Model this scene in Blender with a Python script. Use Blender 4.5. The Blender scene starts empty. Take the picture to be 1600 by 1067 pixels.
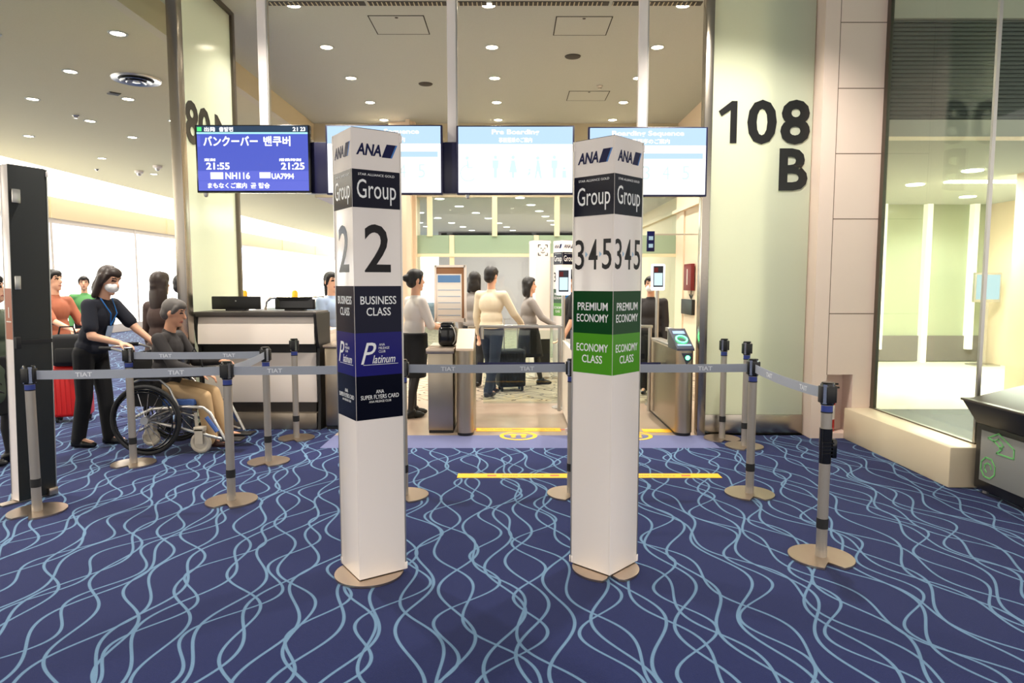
import bpy, bmesh, math, random
from mathutils import Vector as V, Matrix, Euler
random.seed(7)
SC = bpy.context.scene
COL = SC.collection
R = math.radians
# ------------------------------------------------------------------ camera, world, exposure
FPX = 1067.0
PITCH = math.atan(92 / FPX)
EYE = 1.5
cam_d = bpy.data.cameras.new('camera')
cam_d.sensor_width = 36.0
cam_d.lens = FPX / 1600 * 36
cam_d.clip_end = 200
cam = bpy.data.objects.new('camera', cam_d)
COL.objects.link(cam)
cam.location = (0, 0, EYE)
cam.rotation_euler = (math.pi / 2 - PITCH, 0, 0)
SC.camera = cam
world = bpy.data.worlds.new('world')
SC.world = world
world.use_nodes = True
world.node_tree.nodes['Background'].inputs[0].default_value = (1.0, 0.93, 0.84, 1)
world.node_tree.nodes['Background'].inputs[1].default_value = 0.5
SC.view_settings.view_transform = 'Standard'
SC.view_settings.look = 'None'
SC.view_settings.exposure = 1.65
SC.view_settings.gamma = 1.0
SC.view_settings.use_curve_mapping = False
SC.cycles.max_bounces = 6
SC.cycles.diffuse_bounces = 4
SC.cycles.glossy_bounces = 3
SC.cycles.transparent_max_bounces = 16
SC.cycles.sample_clamp_indirect = 6
SC.cycles.use_denoising = True
WARM = (1.0, 0.93, 0.83)
LAMP_W = 75          # spot power of one ceiling downlight
FILL_W = 185          # the same for the unseen fill lamps added above the near hall


# ------------------------------------------------------------------ where things stand
def ray(px, py):
    u = (px - 800) / FPX
    a = (py - 533.5) / FPX
    c, s = math.cos(PITCH), math.sin(PITCH)
    return V((u, c - a * s, -s - a * c))


def G(px, py, z=0.0):                # the point of a horizontal plane
    d = ray(px, py)
    t = (z - EYE) / d.z
    return V((d.x * t, d.y * t, z))


def AT(px, py, Y):                   # the point at a known distance
    d = ray(px, py)
    t = Y / d.y
    return V((d.x * t, Y, EYE + d.z * t))


# ------------------------------------------------------------------ materials
def lin(c):
    return tuple((x / 12.92 if x <= .04045 else ((x + .055) / 1.055) ** 2.4) for x in (v / 255 for v in c)) + (1,)


MATS = {}


def mat(name, rgb=(200, 200, 200), rough=.5, metal=0, spec=.5, emit=0, emit_rgb=None, coat=0, bump=None, alpha=None, trans=0, mottled=None):
    if name in MATS:
        return MATS[name]
    m = bpy.data.materials.new(name)
    m.use_nodes = True
    nt = m.node_tree
    b = nt.nodes['Principled BSDF']
    b.inputs['Base Color'].default_value = lin(rgb)
    b.inputs['Roughness'].default_value = rough
    b.inputs['Metallic'].default_value = metal
    b.inputs['Specular IOR Level'].default_value = spec
    b.inputs['Coat Weight'].default_value = coat
    b.inputs['Coat Roughness'].default_value = .08
    b.inputs['Transmission Weight'].default_value = trans
    if emit:
        b.inputs['Emission Color'].default_value = lin(emit_rgb or rgb)
        b.inputs['Emission Strength'].default_value = emit
    if mottled:                      # (scale, amount): slight unevenness of the surface itself
        n = nt.nodes.new('ShaderNodeTexNoise')
        n.inputs['Scale'].default_value = mottled[0]
        n.inputs['Detail'].default_value = 4
        g = nt.nodes.new('ShaderNodeNewGeometry')
        nt.links.new(g.outputs['Position'], n.inputs['Vector'])
        mx = nt.nodes.new('ShaderNodeMix')
        mx.data_type = 'RGBA'
        nt.links.new(n.outputs['Fac'], mx.inputs[0])
        c = lin(rgb)
        mx.inputs[6].default_value = tuple(x * (1 - mottled[1]) for x in c[:3]) + (1,)
        mx.inputs[7].default_value = tuple(min(1, x * (1 + mottled[1])) for x in c[:3]) + (1,)
        nt.links.new(mx.outputs[2], b.inputs['Base Color'])
    if bump:                         # (scale, strength)
        n = nt.nodes.new('ShaderNodeTexNoise')
        n.inputs['Scale'].default_value = bump[0]
        n.inputs['Detail'].default_value = 3
        g = nt.nodes.new('ShaderNodeNewGeometry')
        nt.links.new(g.outputs['Position'], n.inputs['Vector'])
        bp = nt.nodes.new('ShaderNodeBump')
        bp.inputs['Strength'].default_value = bump[1]
        bp.inputs['Distance'].default_value = .01
        nt.links.new(n.outputs['Fac'], bp.inputs['Height'])
        nt.links.new(bp.outputs['Normal'], b.inputs['Normal'])
    MATS[name] = m
    return m


def glass_mat(name, tint=(235, 245, 240), refl=1.0):
    m = bpy.data.materials.new(name)
    m.use_nodes = True
    nt = m.node_tree
    nt.nodes.clear()
    out = nt.nodes.new('ShaderNodeOutputMaterial')
    mix = nt.nodes.new('ShaderNodeMixShader')
    tr = nt.nodes.new('ShaderNodeBsdfTransparent')
    gl = nt.nodes.new('ShaderNodeBsdfGlossy')
    fr = nt.nodes.new('ShaderNodeLayerWeight')
    fr.inputs['Blend'].default_value = .5
    pw = nt.nodes.new('ShaderNodeMath')
    pw.operation = 'POWER'
    pw.inputs[1].default_value = 5
    mu = nt.nodes.new('ShaderNodeMath')
    mu.operation = 'MULTIPLY_ADD'
    mu.inputs[1].default_value = .9 * refl
    mu.inputs[2].default_value = .04 * refl
    tr.inputs[0].default_value = lin(tint)
    gl.inputs['Roughness'].default_value = .02
    nt.links.new(fr.outputs['Facing'], pw.inputs[0])
    nt.links.new(pw.outputs[0], mu.inputs[0])
    nt.links.new(mu.outputs[0], mix.inputs[0])
    nt.links.new(tr.outputs[0], mix.inputs[1])
    nt.links.new(gl.outputs[0], mix.inputs[2])
    nt.links.new(mix.outputs[0], out.inputs[0])
    MATS[name] = m
    return m


def frosted_mat(name, rgb, trans_share=.5):
    m = bpy.data.materials.new(name)
    m.use_nodes = True
    nt = m.node_tree
    b = nt.nodes['Principled BSDF']
    out = nt.nodes['Material Output']
    b.inputs['Base Color'].default_value = lin(rgb)
    b.inputs['Roughness'].default_value = .12
    t = nt.nodes.new('ShaderNodeBsdfTranslucent')
    t.inputs[0].default_value = lin(rgb)
    mix = nt.nodes.new('ShaderNodeMixShader')
    mix.inputs[0].default_value = trans_share
    nt.links.new(b.outputs[0], mix.inputs[1])
    nt.links.new(t.outputs[0], mix.inputs[2])
    nt.links.new(mix.outputs[0], out.inputs[0])
    MATS[name] = m
    return m


class X:                              # tiny expression builder for shader math
    nt = None

    def __init__(s, sock):
        s.s = sock

    @staticmethod
    def op(o, *a):
        n = X.nt.nodes.new('ShaderNodeMath')
        n.operation = o
        for i, v in enumerate(a):
            if isinstance(v, X):
                X.nt.links.new(v.s, n.inputs[i])
            else:
                n.inputs[i].default_value = v
        return X(n.outputs[0])

    def __add__(s, o): return X.op('ADD', s, o)
    def __radd__(s, o): return X.op('ADD', s, o)
    def __sub__(s, o): return X.op('SUBTRACT', s, o)
    def __mul__(s, o): return X.op('MULTIPLY', s, o)
    def __rmul__(s, o): return X.op('MULTIPLY', s, o)


def rnd(x):
    n = X.nt.nodes.new('ShaderNodeTexWhiteNoise')
    n.noise_dimensions = '1D'
    X.nt.links.new(x.s, n.inputs['W'])
    return X(n.outputs['Value'])


def wave_family(u, v, s, L, A, w, seed):
    """mask of wavy strands that run along v, spaced s in u, each with a phase of its own so that neighbours cross"""
    best = None
    f = X.op('FLOOR', u * (1 / s))
    for k in (-1, 0, 1):
        i = f + float(k)
        r1 = rnd(i + seed)
        r2 = rnd(i + (seed + 77.3))
        c = (i + .5 + (r2 - .5) * .5) * s
        ph = v * (2 * math.pi / L) + r1 * 6.283
        wob = X.op('SINE', ph) * A + X.op('SINE', ph * .47 + r2 * 9.0) * (A * .45)
        d = X.op('ABSOLUTE', u - c - wob)
        best = d if best is None else X.op('MINIMUM', best, d)
    # 1 on the strand, soft edge
    n = X.nt.nodes.new('ShaderNodeMapRange')
    n.interpolation_type = 'SMOOTHSTEP'
    X.nt.links.new(best.s, n.inputs[0])
    n.inputs[1].default_value = w * .35
    n.inputs[2].default_value = w * .65
    n.inputs[3].default_value = 1
    n.inputs[4].default_value = 0
    return X(n.outputs[0])


def carpet_mat(name, base, base2, line, lines=True):
    m = bpy.data.materials.new(name)
    m.use_nodes = True
    nt = m.node_tree
    X.nt = nt
    b = nt.nodes['Principled BSDF']
    b.inputs['Roughness'].default_value = .95
    b.inputs['Specular IOR Level'].default_value = .06
    b.inputs['Sheen Weight'].default_value = .11
    b.inputs['Sheen Roughness'].default_value = .4
    g = nt.nodes.new('ShaderNodeNewGeometry')
    sp = nt.nodes.new('ShaderNodeSeparateXYZ')
    nt.links.new(g.outputs['Position'], sp.inputs[0])
    x, y = X(sp.outputs[0]), X(sp.outputs[1])
    n1 = nt.nodes.new('ShaderNodeTexNoise')
    n1.inputs['Scale'].default_value = 260
    n1.inputs['Detail'].default_value = 2
    nt.links.new(g.outputs['Position'], n1.inputs['Vector'])
    n2 = nt.nodes.new('ShaderNodeTexNoise')
    n2.inputs['Scale'].default_value = 40
    n2.inputs['Detail'].default_value = 3
    nt.links.new(g.outputs['Position'], n2.inputs['Vector'])
    mix = nt.nodes.new('ShaderNodeMix')
    mix.data_type = 'RGBA'
    nt.links.new(X.op('ADD', X(n1.outputs['Fac']) * .8, X(n2.outputs['Fac']) * .2).s, mix.inputs[0])
    mix.inputs[6].default_value = lin(base)
    mix.inputs[7].default_value = lin(base2)
    last = mix.outputs[2]
    if lines:
        if lines == 'blue':
            a = wave_family(x, y, .175, .90, .08, .015, 3.0)
            c = wave_family(x + y * .36, y - x * .36, .26, .85, .07, .015, 41.0)
            d = wave_family(x - y * .10, y, .35, .70, .095, .015, 90.0)
            k = X.op('MAXIMUM', X.op('MAXIMUM', a, c), d)
            k = k * (X(n1.outputs['Fac']) * .7 + .5)
        else:
            a = wave_family(x, y, .20, .45, .12, .024, 5.0)
            c = wave_family(y, x, .26, .50, .13, .024, 51.0)
            k = X.op('MAXIMUM', a, c)
        k = X.op('MINIMUM', k, 1.0)
        m2 = nt.nodes.new('ShaderNodeMix')
        m2.data_type = 'RGBA'
        nt.links.new(k.s, m2.inputs[0])
        nt.links.new(last, m2.inputs[6])
        m2.inputs[7].default_value = lin(line)
        last = m2.outputs[2]
    nt.links.new(last, b.inputs['Base Color'])
    bp = nt.nodes.new('ShaderNodeBump')
    bp.inputs['Strength'].default_value = .5
    bp.inputs['Distance'].default_value = .004
    nt.links.new(n1.outputs['Fac'], bp.inputs['Height'])
    nt.links.new(bp.outputs['Normal'], b.inputs['Normal'])
    MATS[name] = m
    return m


carpet_mat('blue carpet', (17, 22, 54), (40, 49, 98), (104, 136, 164), 'blue')
carpet_mat('lavender carpet', (92, 96, 134), (114, 118, 154), (0, 0, 0), False)
carpet_mat('curl carpet', (160, 144, 124), (182, 166, 146), (72, 62, 56), 'curl')
carpet_mat('pale carpet', (205, 200, 180), (235, 230, 210), (0, 0, 0), False)
mat('white vinyl', (241, 232, 226), .2, spec=.5)
mat('navy vinyl', (12, 15, 36), .14, spec=.1)
mat('ink navy vinyl', (10, 12, 26), .14, spec=.1)
mat('violet vinyl', (34, 32, 110), .14, spec=.1)
mat('grey navy vinyl', (26, 28, 48), .16, spec=.1)
mat('dark green vinyl', (14, 66, 30), .16, spec=.1)
mat('light green vinyl', (78, 150, 36), .16, spec=.1)
mat('print white', (240, 240, 240), .3)
mat('print grey', (40, 38, 40), .25, spec=.1)
mat('print navy', (22, 26, 70), .25, spec=.1)
mat('print blue', (30, 110, 190), .25)
mat('print pale blue', (150, 185, 215), .3)
mat('black', (10, 10, 11), .45)
mat('black gloss', (12, 12, 13), .15)
mat('soft black', (16, 16, 18), .8)
mat('rubber', (22, 22, 24), .7)
mat('dark panel', (26, 30, 30), .55)
mat('alu', (190, 188, 184), .35, metal=1)
mat('steel', (176, 168, 156), .26, metal=1, mottled=(30, .04))
mat('brushed steel', (172, 160, 142), .33, metal=1)
mat('dark steel', (110, 102, 92), .35, metal=1)
mat('chrome', (220, 220, 220), .1, metal=1)
mat('champagne plate', (196, 178, 160), .3, metal=1)
mat('tan cap', (170, 150, 132), .4)
mat('post grey', (166, 159, 150), .36, metal=.55)
mat('belt grey', (170, 175, 186), .7)
mat('belt navy', (20, 26, 70), .8)
mat('belt print', (240, 242, 246), .7)
mat('blue band', (40, 60, 140), .4)
mat('cream wall', (226, 206, 180), .6)
mat('stone', (230, 208, 194), .35, mottled=(3, .03))
mat('stone joint', (120, 98, 84), .8)
mat('curb stone', (232, 214, 182), .3, mottled=(5, .03))
mat('ceiling white', (172, 176, 170), .9, mottled=(90, .07))
mat('ceiling cream', (186, 178, 146), .9, mottled=(90, .07))
mat('bulkhead', (186, 176, 150), .85)
mat('far ceiling', (214, 214, 222), .85)
mat('mauve wall', (190, 178, 186), .6)
mat('counter white', (240, 228, 216), .3)
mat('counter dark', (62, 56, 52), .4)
mat('counter black', (20, 18, 18), .5)
mat('stone counter base', (150, 138, 122), .3, metal=.7)
mat('tile floor', (160, 140, 122), .3, mottled=(12, .05))
mat('tape yellow', (250, 186, 16), .5)
mat('tape red', (200, 90, 60), .5)
mat('joint line', (40, 36, 30), .9)
mat('grille dark', (52, 48, 42), .7)
mat('louvre', (112, 106, 102), .6)
mat('wood', (150, 104, 66), .5)
mat('paper', (238, 232, 222), .7)
mat('paper blue', (96, 140, 190), .7)
mat('red sign', (112, 18, 22), .5)
mat('red', (200, 26, 22), .4)
mat('extinguisher red', (190, 30, 24), .3)
mat('copper', (176, 110, 84), .45)
mat('skin', (222, 170, 140), .55)
mat('skin2', (206, 150, 118), .55)
mat('lips', (170, 92, 84), .5)
mat('eye', (28, 20, 18), .3)
mat('hair black', (20, 16, 15), .5)
mat('hair brown', (46, 32, 26), .5)
mat('hair grey', (90, 84, 80), .6)
mat('navy polo', (18, 22, 36), .85)
mat('black cloth', (14, 14, 17), .85)
mat('charcoal', (46, 42, 42), .85)
mat('brown cloth', (64, 46, 40), .85)
mat('khaki', (192, 160, 118), .85)
mat('olive', (72, 82, 66), .85)
mat('grey cloth', (142, 136, 132), .85)
mat('cream cloth', (216, 202, 176), .85)
mat('white cloth', (228, 220, 214), .85)
mat('pale blue cloth', (170, 190, 220), .85)
mat('denim', (32, 38, 58), .85)
mat('orange brown cloth', (166, 96, 70), .85)
mat('pink beige cloth', (198, 160, 144), .85)
mat('green cloth', (90, 150, 90), .85)
mat('mask', (240, 240, 240), .8)
mat('stocking', (30, 26, 26), .6)
mat('brown leather', (70, 42, 34), .4)
mat('passport', (110, 30, 36), .5)
mat('blue seat', (64, 96, 160), .7)
mat('caster', (196, 186, 168), .5)
mat('digit black', (14, 14, 14), .35)
mat('bin grey', (38, 37, 38), .3, metal=.3)
mat('bin tray', (96, 88, 80), .4, metal=.6)
mat('bin plate', (140, 140, 136), .4)
mat('green print', (120, 200, 120), .5)
mat('lamp', (255, 246, 226), emit=9, emit_rgb=(255, 240, 212))
mat('lamp far', (255, 250, 240), emit=4, emit_rgb=(255, 248, 238))
mat('window glow', (250, 250, 245), .4, emit=1.9, emit_rgb=(255, 252, 240))
mat('window glow blue', (200, 220, 250), .4, emit=1.0, emit_rgb=(190, 215, 255))
mat('cove glow', (250, 246, 232), .6, emit=1.3, emit_rgb=(255, 246, 226))
mat('glowing post', (250, 244, 220), .5, emit=.25, emit_rgb=(255, 246, 220))  # cream posts, no lamps; their lit look is put in as glow
mat('pale beam', (238, 222, 186), .6)
mat('screen blue', (6, 6, 8), .3, emit=.33, emit_rgb=(74, 92, 205))
mat('screen mid blue', (6, 6, 8), .3, emit=.36, emit_rgb=(92, 104, 214))
mat('screen teal', (6, 6, 8), .3, emit=0.2, emit_rgb=(30, 74, 110))
mat('screen white', (6, 6, 8), .3, emit=.7, emit_rgb=(250, 252, 255))
mat('screen sky', (6, 6, 8), .3, emit=.36, emit_rgb=(188, 220, 250))
mat('screen pale', (6, 6, 8), .3, emit=.36, emit_rgb=(214, 240, 250))
mat('screen text', (6, 6, 8), .3, emit=0.55, emit_rgb=(255, 255, 255))
mat('screen cyan', (6, 6, 8), .3, emit=0.4, emit_rgb=(170, 240, 245))
mat('screen green', (6, 6, 8), .3, emit=0.5, emit_rgb=(70, 220, 110))
mat('bezel', (24, 24, 60), .35)
mat('led green', (60, 255, 120), .3, emit=5, emit_rgb=(60, 255, 130))
mat('night window', (16, 20, 26), .08)
mat('city light', (200, 210, 255), emit=3, emit_rgb=(180, 200, 255))
mat('reader', (40, 44, 62), .3)
frosted_mat('frosted panel', (234, 238, 220), .55)
frosted_mat('green glass band', (184, 204, 182), .45)
frosted_mat('back panel', (196, 202, 176), .4)
glass_mat('clear glass')
glass_mat('gate glass', (240, 248, 244))


# ------------------------------------------------------------------ mesh builder
class MB:
    def __init__(s):
        s.bm = bmesh.new()
        s.mi = 0

    def _fin(s, n0, M=None, vs=None):
        s.bm.faces.ensure_lookup_table()
        for f in s.bm.faces[n0:]:
            f.material_index = s.mi
        if M is not None and vs:
            bmesh.ops.transform(s.bm, matrix=M, verts=vs)
        return s

    def box(s, x0, x1, y0, y1, z0, z1, bev=0, M=None, seg=2):
        n0 = len(s.bm.faces)
        v0 = len(s.bm.verts)
        T = Matrix.Translation(((x0 + x1) / 2, (y0 + y1) / 2, (z0 + z1) / 2)) @ Matrix.Diagonal((abs(x1 - x0), abs(y1 - y0), abs(z1 - z0), 1))
        r = bmesh.ops.create_cube(s.bm, size=1, matrix=T)
        if bev:
            es = list({e for v in r['verts'] for e in v.link_edges})
            bmesh.ops.bevel(s.bm, geom=es, offset=bev, segments=seg, affect='EDGES', profile=.5)
        s.bm.verts.ensure_lookup_table()
        s._refresh(n0, v0, M)
        return s

    def _refresh(s, n0, v0, M):
        s.bm.verts.index_update()
        s.bm.faces.ensure_lookup_table()
        for f in s.bm.faces:
            if not f.tag:
                f.material_index = s.mi
                f.tag = True
        if M is not None:
            vs = [v for v in s.bm.verts if not v.tag]
            bmesh.ops.transform(s.bm, matrix=M, verts=vs)
        for v in s.bm.verts:
            v.tag = True

    def raw(s, verts, faces, M=None):
        vs = [s.bm.verts.new(M @ V(v) if M is not None else v) for v in verts]
        for v in vs:
            v.tag = True
        for f in faces:
            try:
                fc = s.bm.faces.new([vs[i] for i in f])
                fc.material_index = s.mi
                fc.tag = True
            except ValueError:
                pass
        return s

    def ring_loft(s, rings, close=True, cap=True):
        n = len(rings[0])
        verts = [p for r in rings for p in r]
        faces = []
        for i in range(len(rings) - 1):
            for j in range(n if close else n - 1):
                k = (j + 1) % n
                faces.append((i * n + j, i * n + k, (i + 1) * n + k, (i + 1) * n + j))
        if cap:
            faces.append(tuple(reversed(range(n))))
            faces.append(tuple((len(rings) - 1) * n + j for j in range(n)))
        return s.raw(verts, faces)

    def cyl(s, p0, p1, r0, r1=None, seg=16, cap=True):
        return s.tube([p0, p1], [r0, r0 if r1 is None else r1], seg, cap)

    def tube(s, pts, r, seg=8, cap=True):
        pts = [V(p) for p in pts]
        if not isinstance(r, (list, tuple)):
            r = [r] * len(pts)
        rings = []
        up = None
        for i, p in enumerate(pts):
            a = pts[max(i - 1, 0)]
            b = pts[min(i + 1, len(pts) - 1)]
            t = (b - a).normalized()
            if up is None:
                up = V((0, 0, 1)) if abs(t.z) < .9 else V((1, 0, 0))
            x = up.cross(t)
            if x.length < 1e-5:
                x = V((0, 1, 0)).cross(t)
            x.normalize()
            y = t.cross(x).normalized()
            up = y
            rings.append([p + (x * math.cos(2 * math.pi * j / seg) + y * math.sin(2 * math.pi * j / seg)) * r[i] for j in range(seg)])
        return s.ring_loft(rings, True, cap)

    def lathe(s, prof, c=(0, 0, 0), seg=24, M=None, cap=True):
        c = V(c)
        rings = [[c + V((r * math.cos(2 * math.pi * j / seg), r * math.sin(2 * math.pi * j / seg), z)) for j in range(seg)] for r, z in prof]
        if M is not None:
            rings = [[M @ p for p in q] for q in rings]
        return s.ring_loft(rings, True, cap)

    def torus(s, c, axis, R0, r, seg=40, rs=10):
        c = V(c)
        axis = V(axis).normalized()
        a = axis.orthogonal().normalized()
        b = axis.cross(a)
        verts, faces = [], []
        for i in range(seg):
            t = 2 * math.pi * i / seg
            d = a * math.cos(t) + b * math.sin(t)
            for j in range(rs):
                u = 2 * math.pi * j / rs
                verts.append(c + d * (R0 + r * math.cos(u)) + axis * r * math.sin(u))
        for i in range(seg):
            for j in range(rs):
                i2, j2 = (i + 1) % seg, (j + 1) % rs
                faces.append((i * rs + j, i2 * rs + j, i2 * rs + j2, i * rs + j2))
        return s.raw(verts, faces)

    def ell(s, c, r, M=None, seg=16, rings=10):
        c = V(c)
        verts = [V((0, 0, -1))]
        for i in range(1, rings):
            t = math.pi * i / rings
            for j in range(seg):
                p = 2 * math.pi * j / seg
                verts.append(V((math.sin(t) * math.cos(p), math.sin(t) * math.sin(p), -math.cos(t))))
        verts.append(V((0, 0, 1)))
        Rm = M if M is not None else Matrix.Identity(3)
        verts = [c + Rm @ V((v.x * r[0], v.y * r[1], v.z * r[2])) for v in verts]
        faces = [(0, 1 + (j + 1) % seg, 1 + j) for j in range(seg)]
        for i in range(rings - 2):
            for j in range(seg):
                k = (j + 1) % seg
                faces.append((1 + i * seg + j, 1 + i * seg + k, 1 + (i + 1) * seg + k, 1 + (i + 1) * seg + j))
        n = len(verts) - 1
        faces += [(n, 1 + (rings - 2) * seg + j, 1 + (rings - 2) * seg + (j + 1) % seg) for j in range(seg)]
        return s.raw(verts, faces)

    def caps(s, p0, p1, r0, r1, seg=12):          # tapered limb with round ends
        p0, p1 = V(p0), V(p1)
        t = (p1 - p0)
        if t.length < 1e-5:
            return s.ell(p0, (r0, r0, r0))
        t.normalize()
        x = t.orthogonal().normalized()
        y = t.cross(x)
        rings = []
        for q in (-.98, -.8, -.45, 0):
            rr = math.sqrt(max(0, 1 - q * q)) * r0
            rings.append((p0 + t * q * r0, rr))
        rings.append(((p0 + p1) / 2, (r0 + r1) / 2))
        for q in (0, .45, .8, .98):
            rr = math.sqrt(max(0, 1 - q * q)) * r1
            rings.append((p1 + t * q * r1, rr))
        return s.ring_loft([[c + (x * math.cos(2 * math.pi * j / seg) + y * math.sin(2 * math.pi * j / seg)) * rr for j in range(seg)] for c, rr in rings])

    def prism(s, pts, z0, z1, M=None):             # polygon in XY pulled along Z
        n = len(pts)
        area = sum(pts[i][0] * pts[(i + 1) % n][1] - pts[(i + 1) % n][0] * pts[i][1] for i in range(n))
        if area < 0:
            pts = list(reversed(pts))
        verts = [V((p[0], p[1], z0)) for p in pts] + [V((p[0], p[1], z1)) for p in pts]
        faces = [tuple(reversed(range(n))), tuple(range(n, 2 * n))] + [(i, (i + 1) % n, n + (i + 1) % n, n + i) for i in range(n)]
        return s.raw(verts, faces, M)

    def text(s, body, M, h=None, w=None, off=0, shear=0, depth=.0012):
        c = bpy.data.curves.new('t', 'FONT')
        c.body = body
        c.size = 1
        c.shear = shear
        c.offset = 0 if any(ord(ch) > 0x2fff for ch in body) else off
        c.resolution_u = 3
        c.align_x = 'LEFT'
        if FONT:
            c.font = FONT
        o = bpy.data.objects.new('t', c)
        COL.objects.link(o)
        dg = bpy.context.evaluated_depsgraph_get()
        me = bpy.data.meshes.new_from_object(o.evaluated_get(dg))
        bpy.data.objects.remove(o)
        bpy.data.curves.remove(c)
        if not me.vertices:
            return s
        east = any(ord(ch) > 0x2fff for ch in body)
        xs = [v.co.x for v in me.vertices]
        ys = [v.co.y for v in me.vertices]
        x0, x1, y0, y1 = min(xs), max(xs), min(ys), max(ys)
        if h is None:
            sx = sy = w / (x1 - x0)
        else:
            sy = h / (y1 - y0)
            sx = sy if w is None else w / (x1 - x0)
        n = len(me.vertices)
        lo = [V(((v.co.x - (x0 + x1) / 2) * sx, (v.co.y - (y0 + y1) / 2) * sy, 0)) for v in me.vertices]
        polys = [tuple(p.vertices) for p in me.polygons]
        ec = {}
        for p in polys:
            for i in range(len(p)):
                a, b = p[i], p[(i + 1) % len(p)]
                ec[(a, b)] = ec.get((a, b), 0) + 1
        verts = [v + V((0, 0, depth)) for v in lo] + lo
        faces = list(polys)
        for (a, b) in ec:
            if (b, a) not in ec:
                faces.append((a, a + n, b + n, b))
        bpy.data.meshes.remove(me)
        if east and off:                 # heavier strokes for the east Asian glyphs
            for dx, dy in ((-off, 0), (off, 0), (0, off), (0, -off)):
                s.raw([v + V((dx * sx, dy * sx, 0)) for v in verts], faces, M)
        return s.raw(verts, faces, M)

    def build(s, name, mats, parent=None, sharp=35, smooth=True):
        if isinstance(mats, str):
            mats = [mats]
        me = bpy.data.meshes.new(name)
        bmesh.ops.recalc_face_normals(s.bm, faces=s.bm.faces[:])
        s.bm.to_mesh(me)
        s.bm.free()
        for k in mats:
            me.materials.append(MATS[k])
        if smooth:
            me.polygons.foreach_set('use_smooth', [True] * len(me.polygons))
            me.set_sharp_from_angle(angle=R(sharp))
        o = bpy.data.objects.new(name, me)
        COL.objects.link(o)
        if parent:
            o.parent = parent
        return o


FONT = None


def frame(o, x, y):                   # local x, y directions and the outward normal
    x, y = V(x).normalized(), V(y).normalized()
    z = x.cross(y)
    M = Matrix.Identity(4)
    for i in range(3):
        M[i][0], M[i][1], M[i][2], M[i][3] = x[i], y[i], z[i], o[i]
    return M


def front(x, y, z):                   # a face that looks back at the hall (towards -Y)
    return frame((x, y, z), (1, 0, 0), (0, 0, 1))


def thing(name, label, cat, loc=(0, 0, 0), rz=0, group=None):
    o = bpy.data.objects.new(name, None)
    o.empty_display_size = .1
    COL.objects.link(o)
    o.location = loc
    o.rotation_euler = (0, 0, rz)
    o['label'] = label
    o['category'] = cat
    if group:
        o['group'] = group
    return o


def tag(o, label, cat, group=None):
    o['label'] = label
    o['category'] = cat
    if group:
        o['group'] = group
    return o


def struct(o, label, cat):
    o['kind'] = 'structure'
    o['label'] = label
    o['category'] = cat
    return o


def dup(root, loc, rz=None, label=None):
    r = root.copy()
    COL.objects.link(r)
    r.location = loc
    if rz is not None:
        r.rotation_euler = (0, 0, rz)
    if label:
        r['label'] = label
    for ch in list(root.children):
        c = ch.copy()
        COL.objects.link(c)
        c.parent = r
        for g in list(ch.children):
            d = g.copy()
            COL.objects.link(d)
            d.parent = c
    return r


# ------------------------------------------------------------------ floor and ceilings
m = MB(); m.box(-12, 9, -4, 6.11, -.2, 0); m.box(-12, -3.25, 6.11, 60, -.2, 0); m.box(-3.25, -1.75, 6.11, 7.0, -.2, 0); m.box(1.9, 3.6, 6.11, 6.75, -.2, 0)
struct(m.build('floor', 'blue carpet'), 'dark blue hall carpet woven with pale wavy strands', 'floor')
m = MB(); m.box(-1.75, 1.9, 6.11, 6.63, -.2, 0)
struct(m.build('floor_strip', 'lavender carpet'), 'plain lavender carpet strip in front of the gates', 'floor')
m = MB()
m.box(-1.75, 3.6, 6.63, 8.6, -.2, 0)
m.box(-3.25, -1.75, 7.0, 8.6, -.2, 0)
struct(m.build('floor_tile', 'tile floor'), 'plain beige tile floor between the gates', 'floor')
m = MB(); m.box(-3.25, 3.6, 8.6, 24, -.2, 0)
struct(m.build('floor_back', 'curl carpet'), 'beige carpet with dark curls behind the gates', 'floor')
m = MB(); m.box(-3.94, 9, -4, 6.9, 4.55, 4.7); m.box(-3.94, 3.3, 6.9, 13.5, 4.55, 4.7)
struct(m.build('ceiling', 'ceiling white'), 'off white speckled ceiling above the boarding gates', 'ceiling')
m = MB(); m.box(-11.1, -3.9, -4, 52, 4.24, 4.4)
struct(m.build('ceiling_left', 'ceiling cream'), 'lower off white ceiling over the bright left lounge', 'ceiling')
m = MB(); m.box(-3.94, -3.82, -4, 52, 4.22, 4.6)
struct(m.build('trim_1', 'bulkhead'), 'beige step between the two ceiling heights', 'trim')
m = MB(); m.box(-3.82, 3.3, 13.5, 24, 3.15, 3.3)
struct(m.build('ceiling_back', 'far ceiling'), 'low grey ceiling beyond the far glass doors', 'ceiling')
m = MB(); m.box(-3.82, 3.3, 13.45, 13.6, 3.15, 4.6)
struct(m.build('trim_2', 'bulkhead'), 'beige bulkhead above the far glass doors', 'trim')
# walls behind the gates
m = MB(); m.box(3.2, 3.34, 6.95, 24, 0, 4.55); m.box(3.17, 3.2, 12.75, 13.1, 0, 2.82); m.box(3.12, 3.2, 7.0, 24, 2.82, 2.88)
struct(m.build('wall_right', 'cream wall'), 'cream wall right of the gates', 'wall')
m = MB(); m.box(-2.35, -1.85, 13.3, 13.9, 0, 4.55); m.box(-2.0, -1.92, 13.1, 13.3, 0, 4.55)
struct(m.build('wall_back_pier', 'cream wall'), 'cream pier left of the far glass doors', 'wall')
m = MB(); m.box(-2.4, 3.3, 22.5, 22.7, 0, 3.15)
struct(m.build('wall_back', 'mauve wall'), 'grey mauve wall at the far end behind the glass', 'wall')
m = MB(); m.box(-2.3, 3.25, 22.4, 22.5, 2.95, 3.1)
struct(m.build('trim_3', 'black'), 'black slot along the top of the far wall', 'trim')
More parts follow.
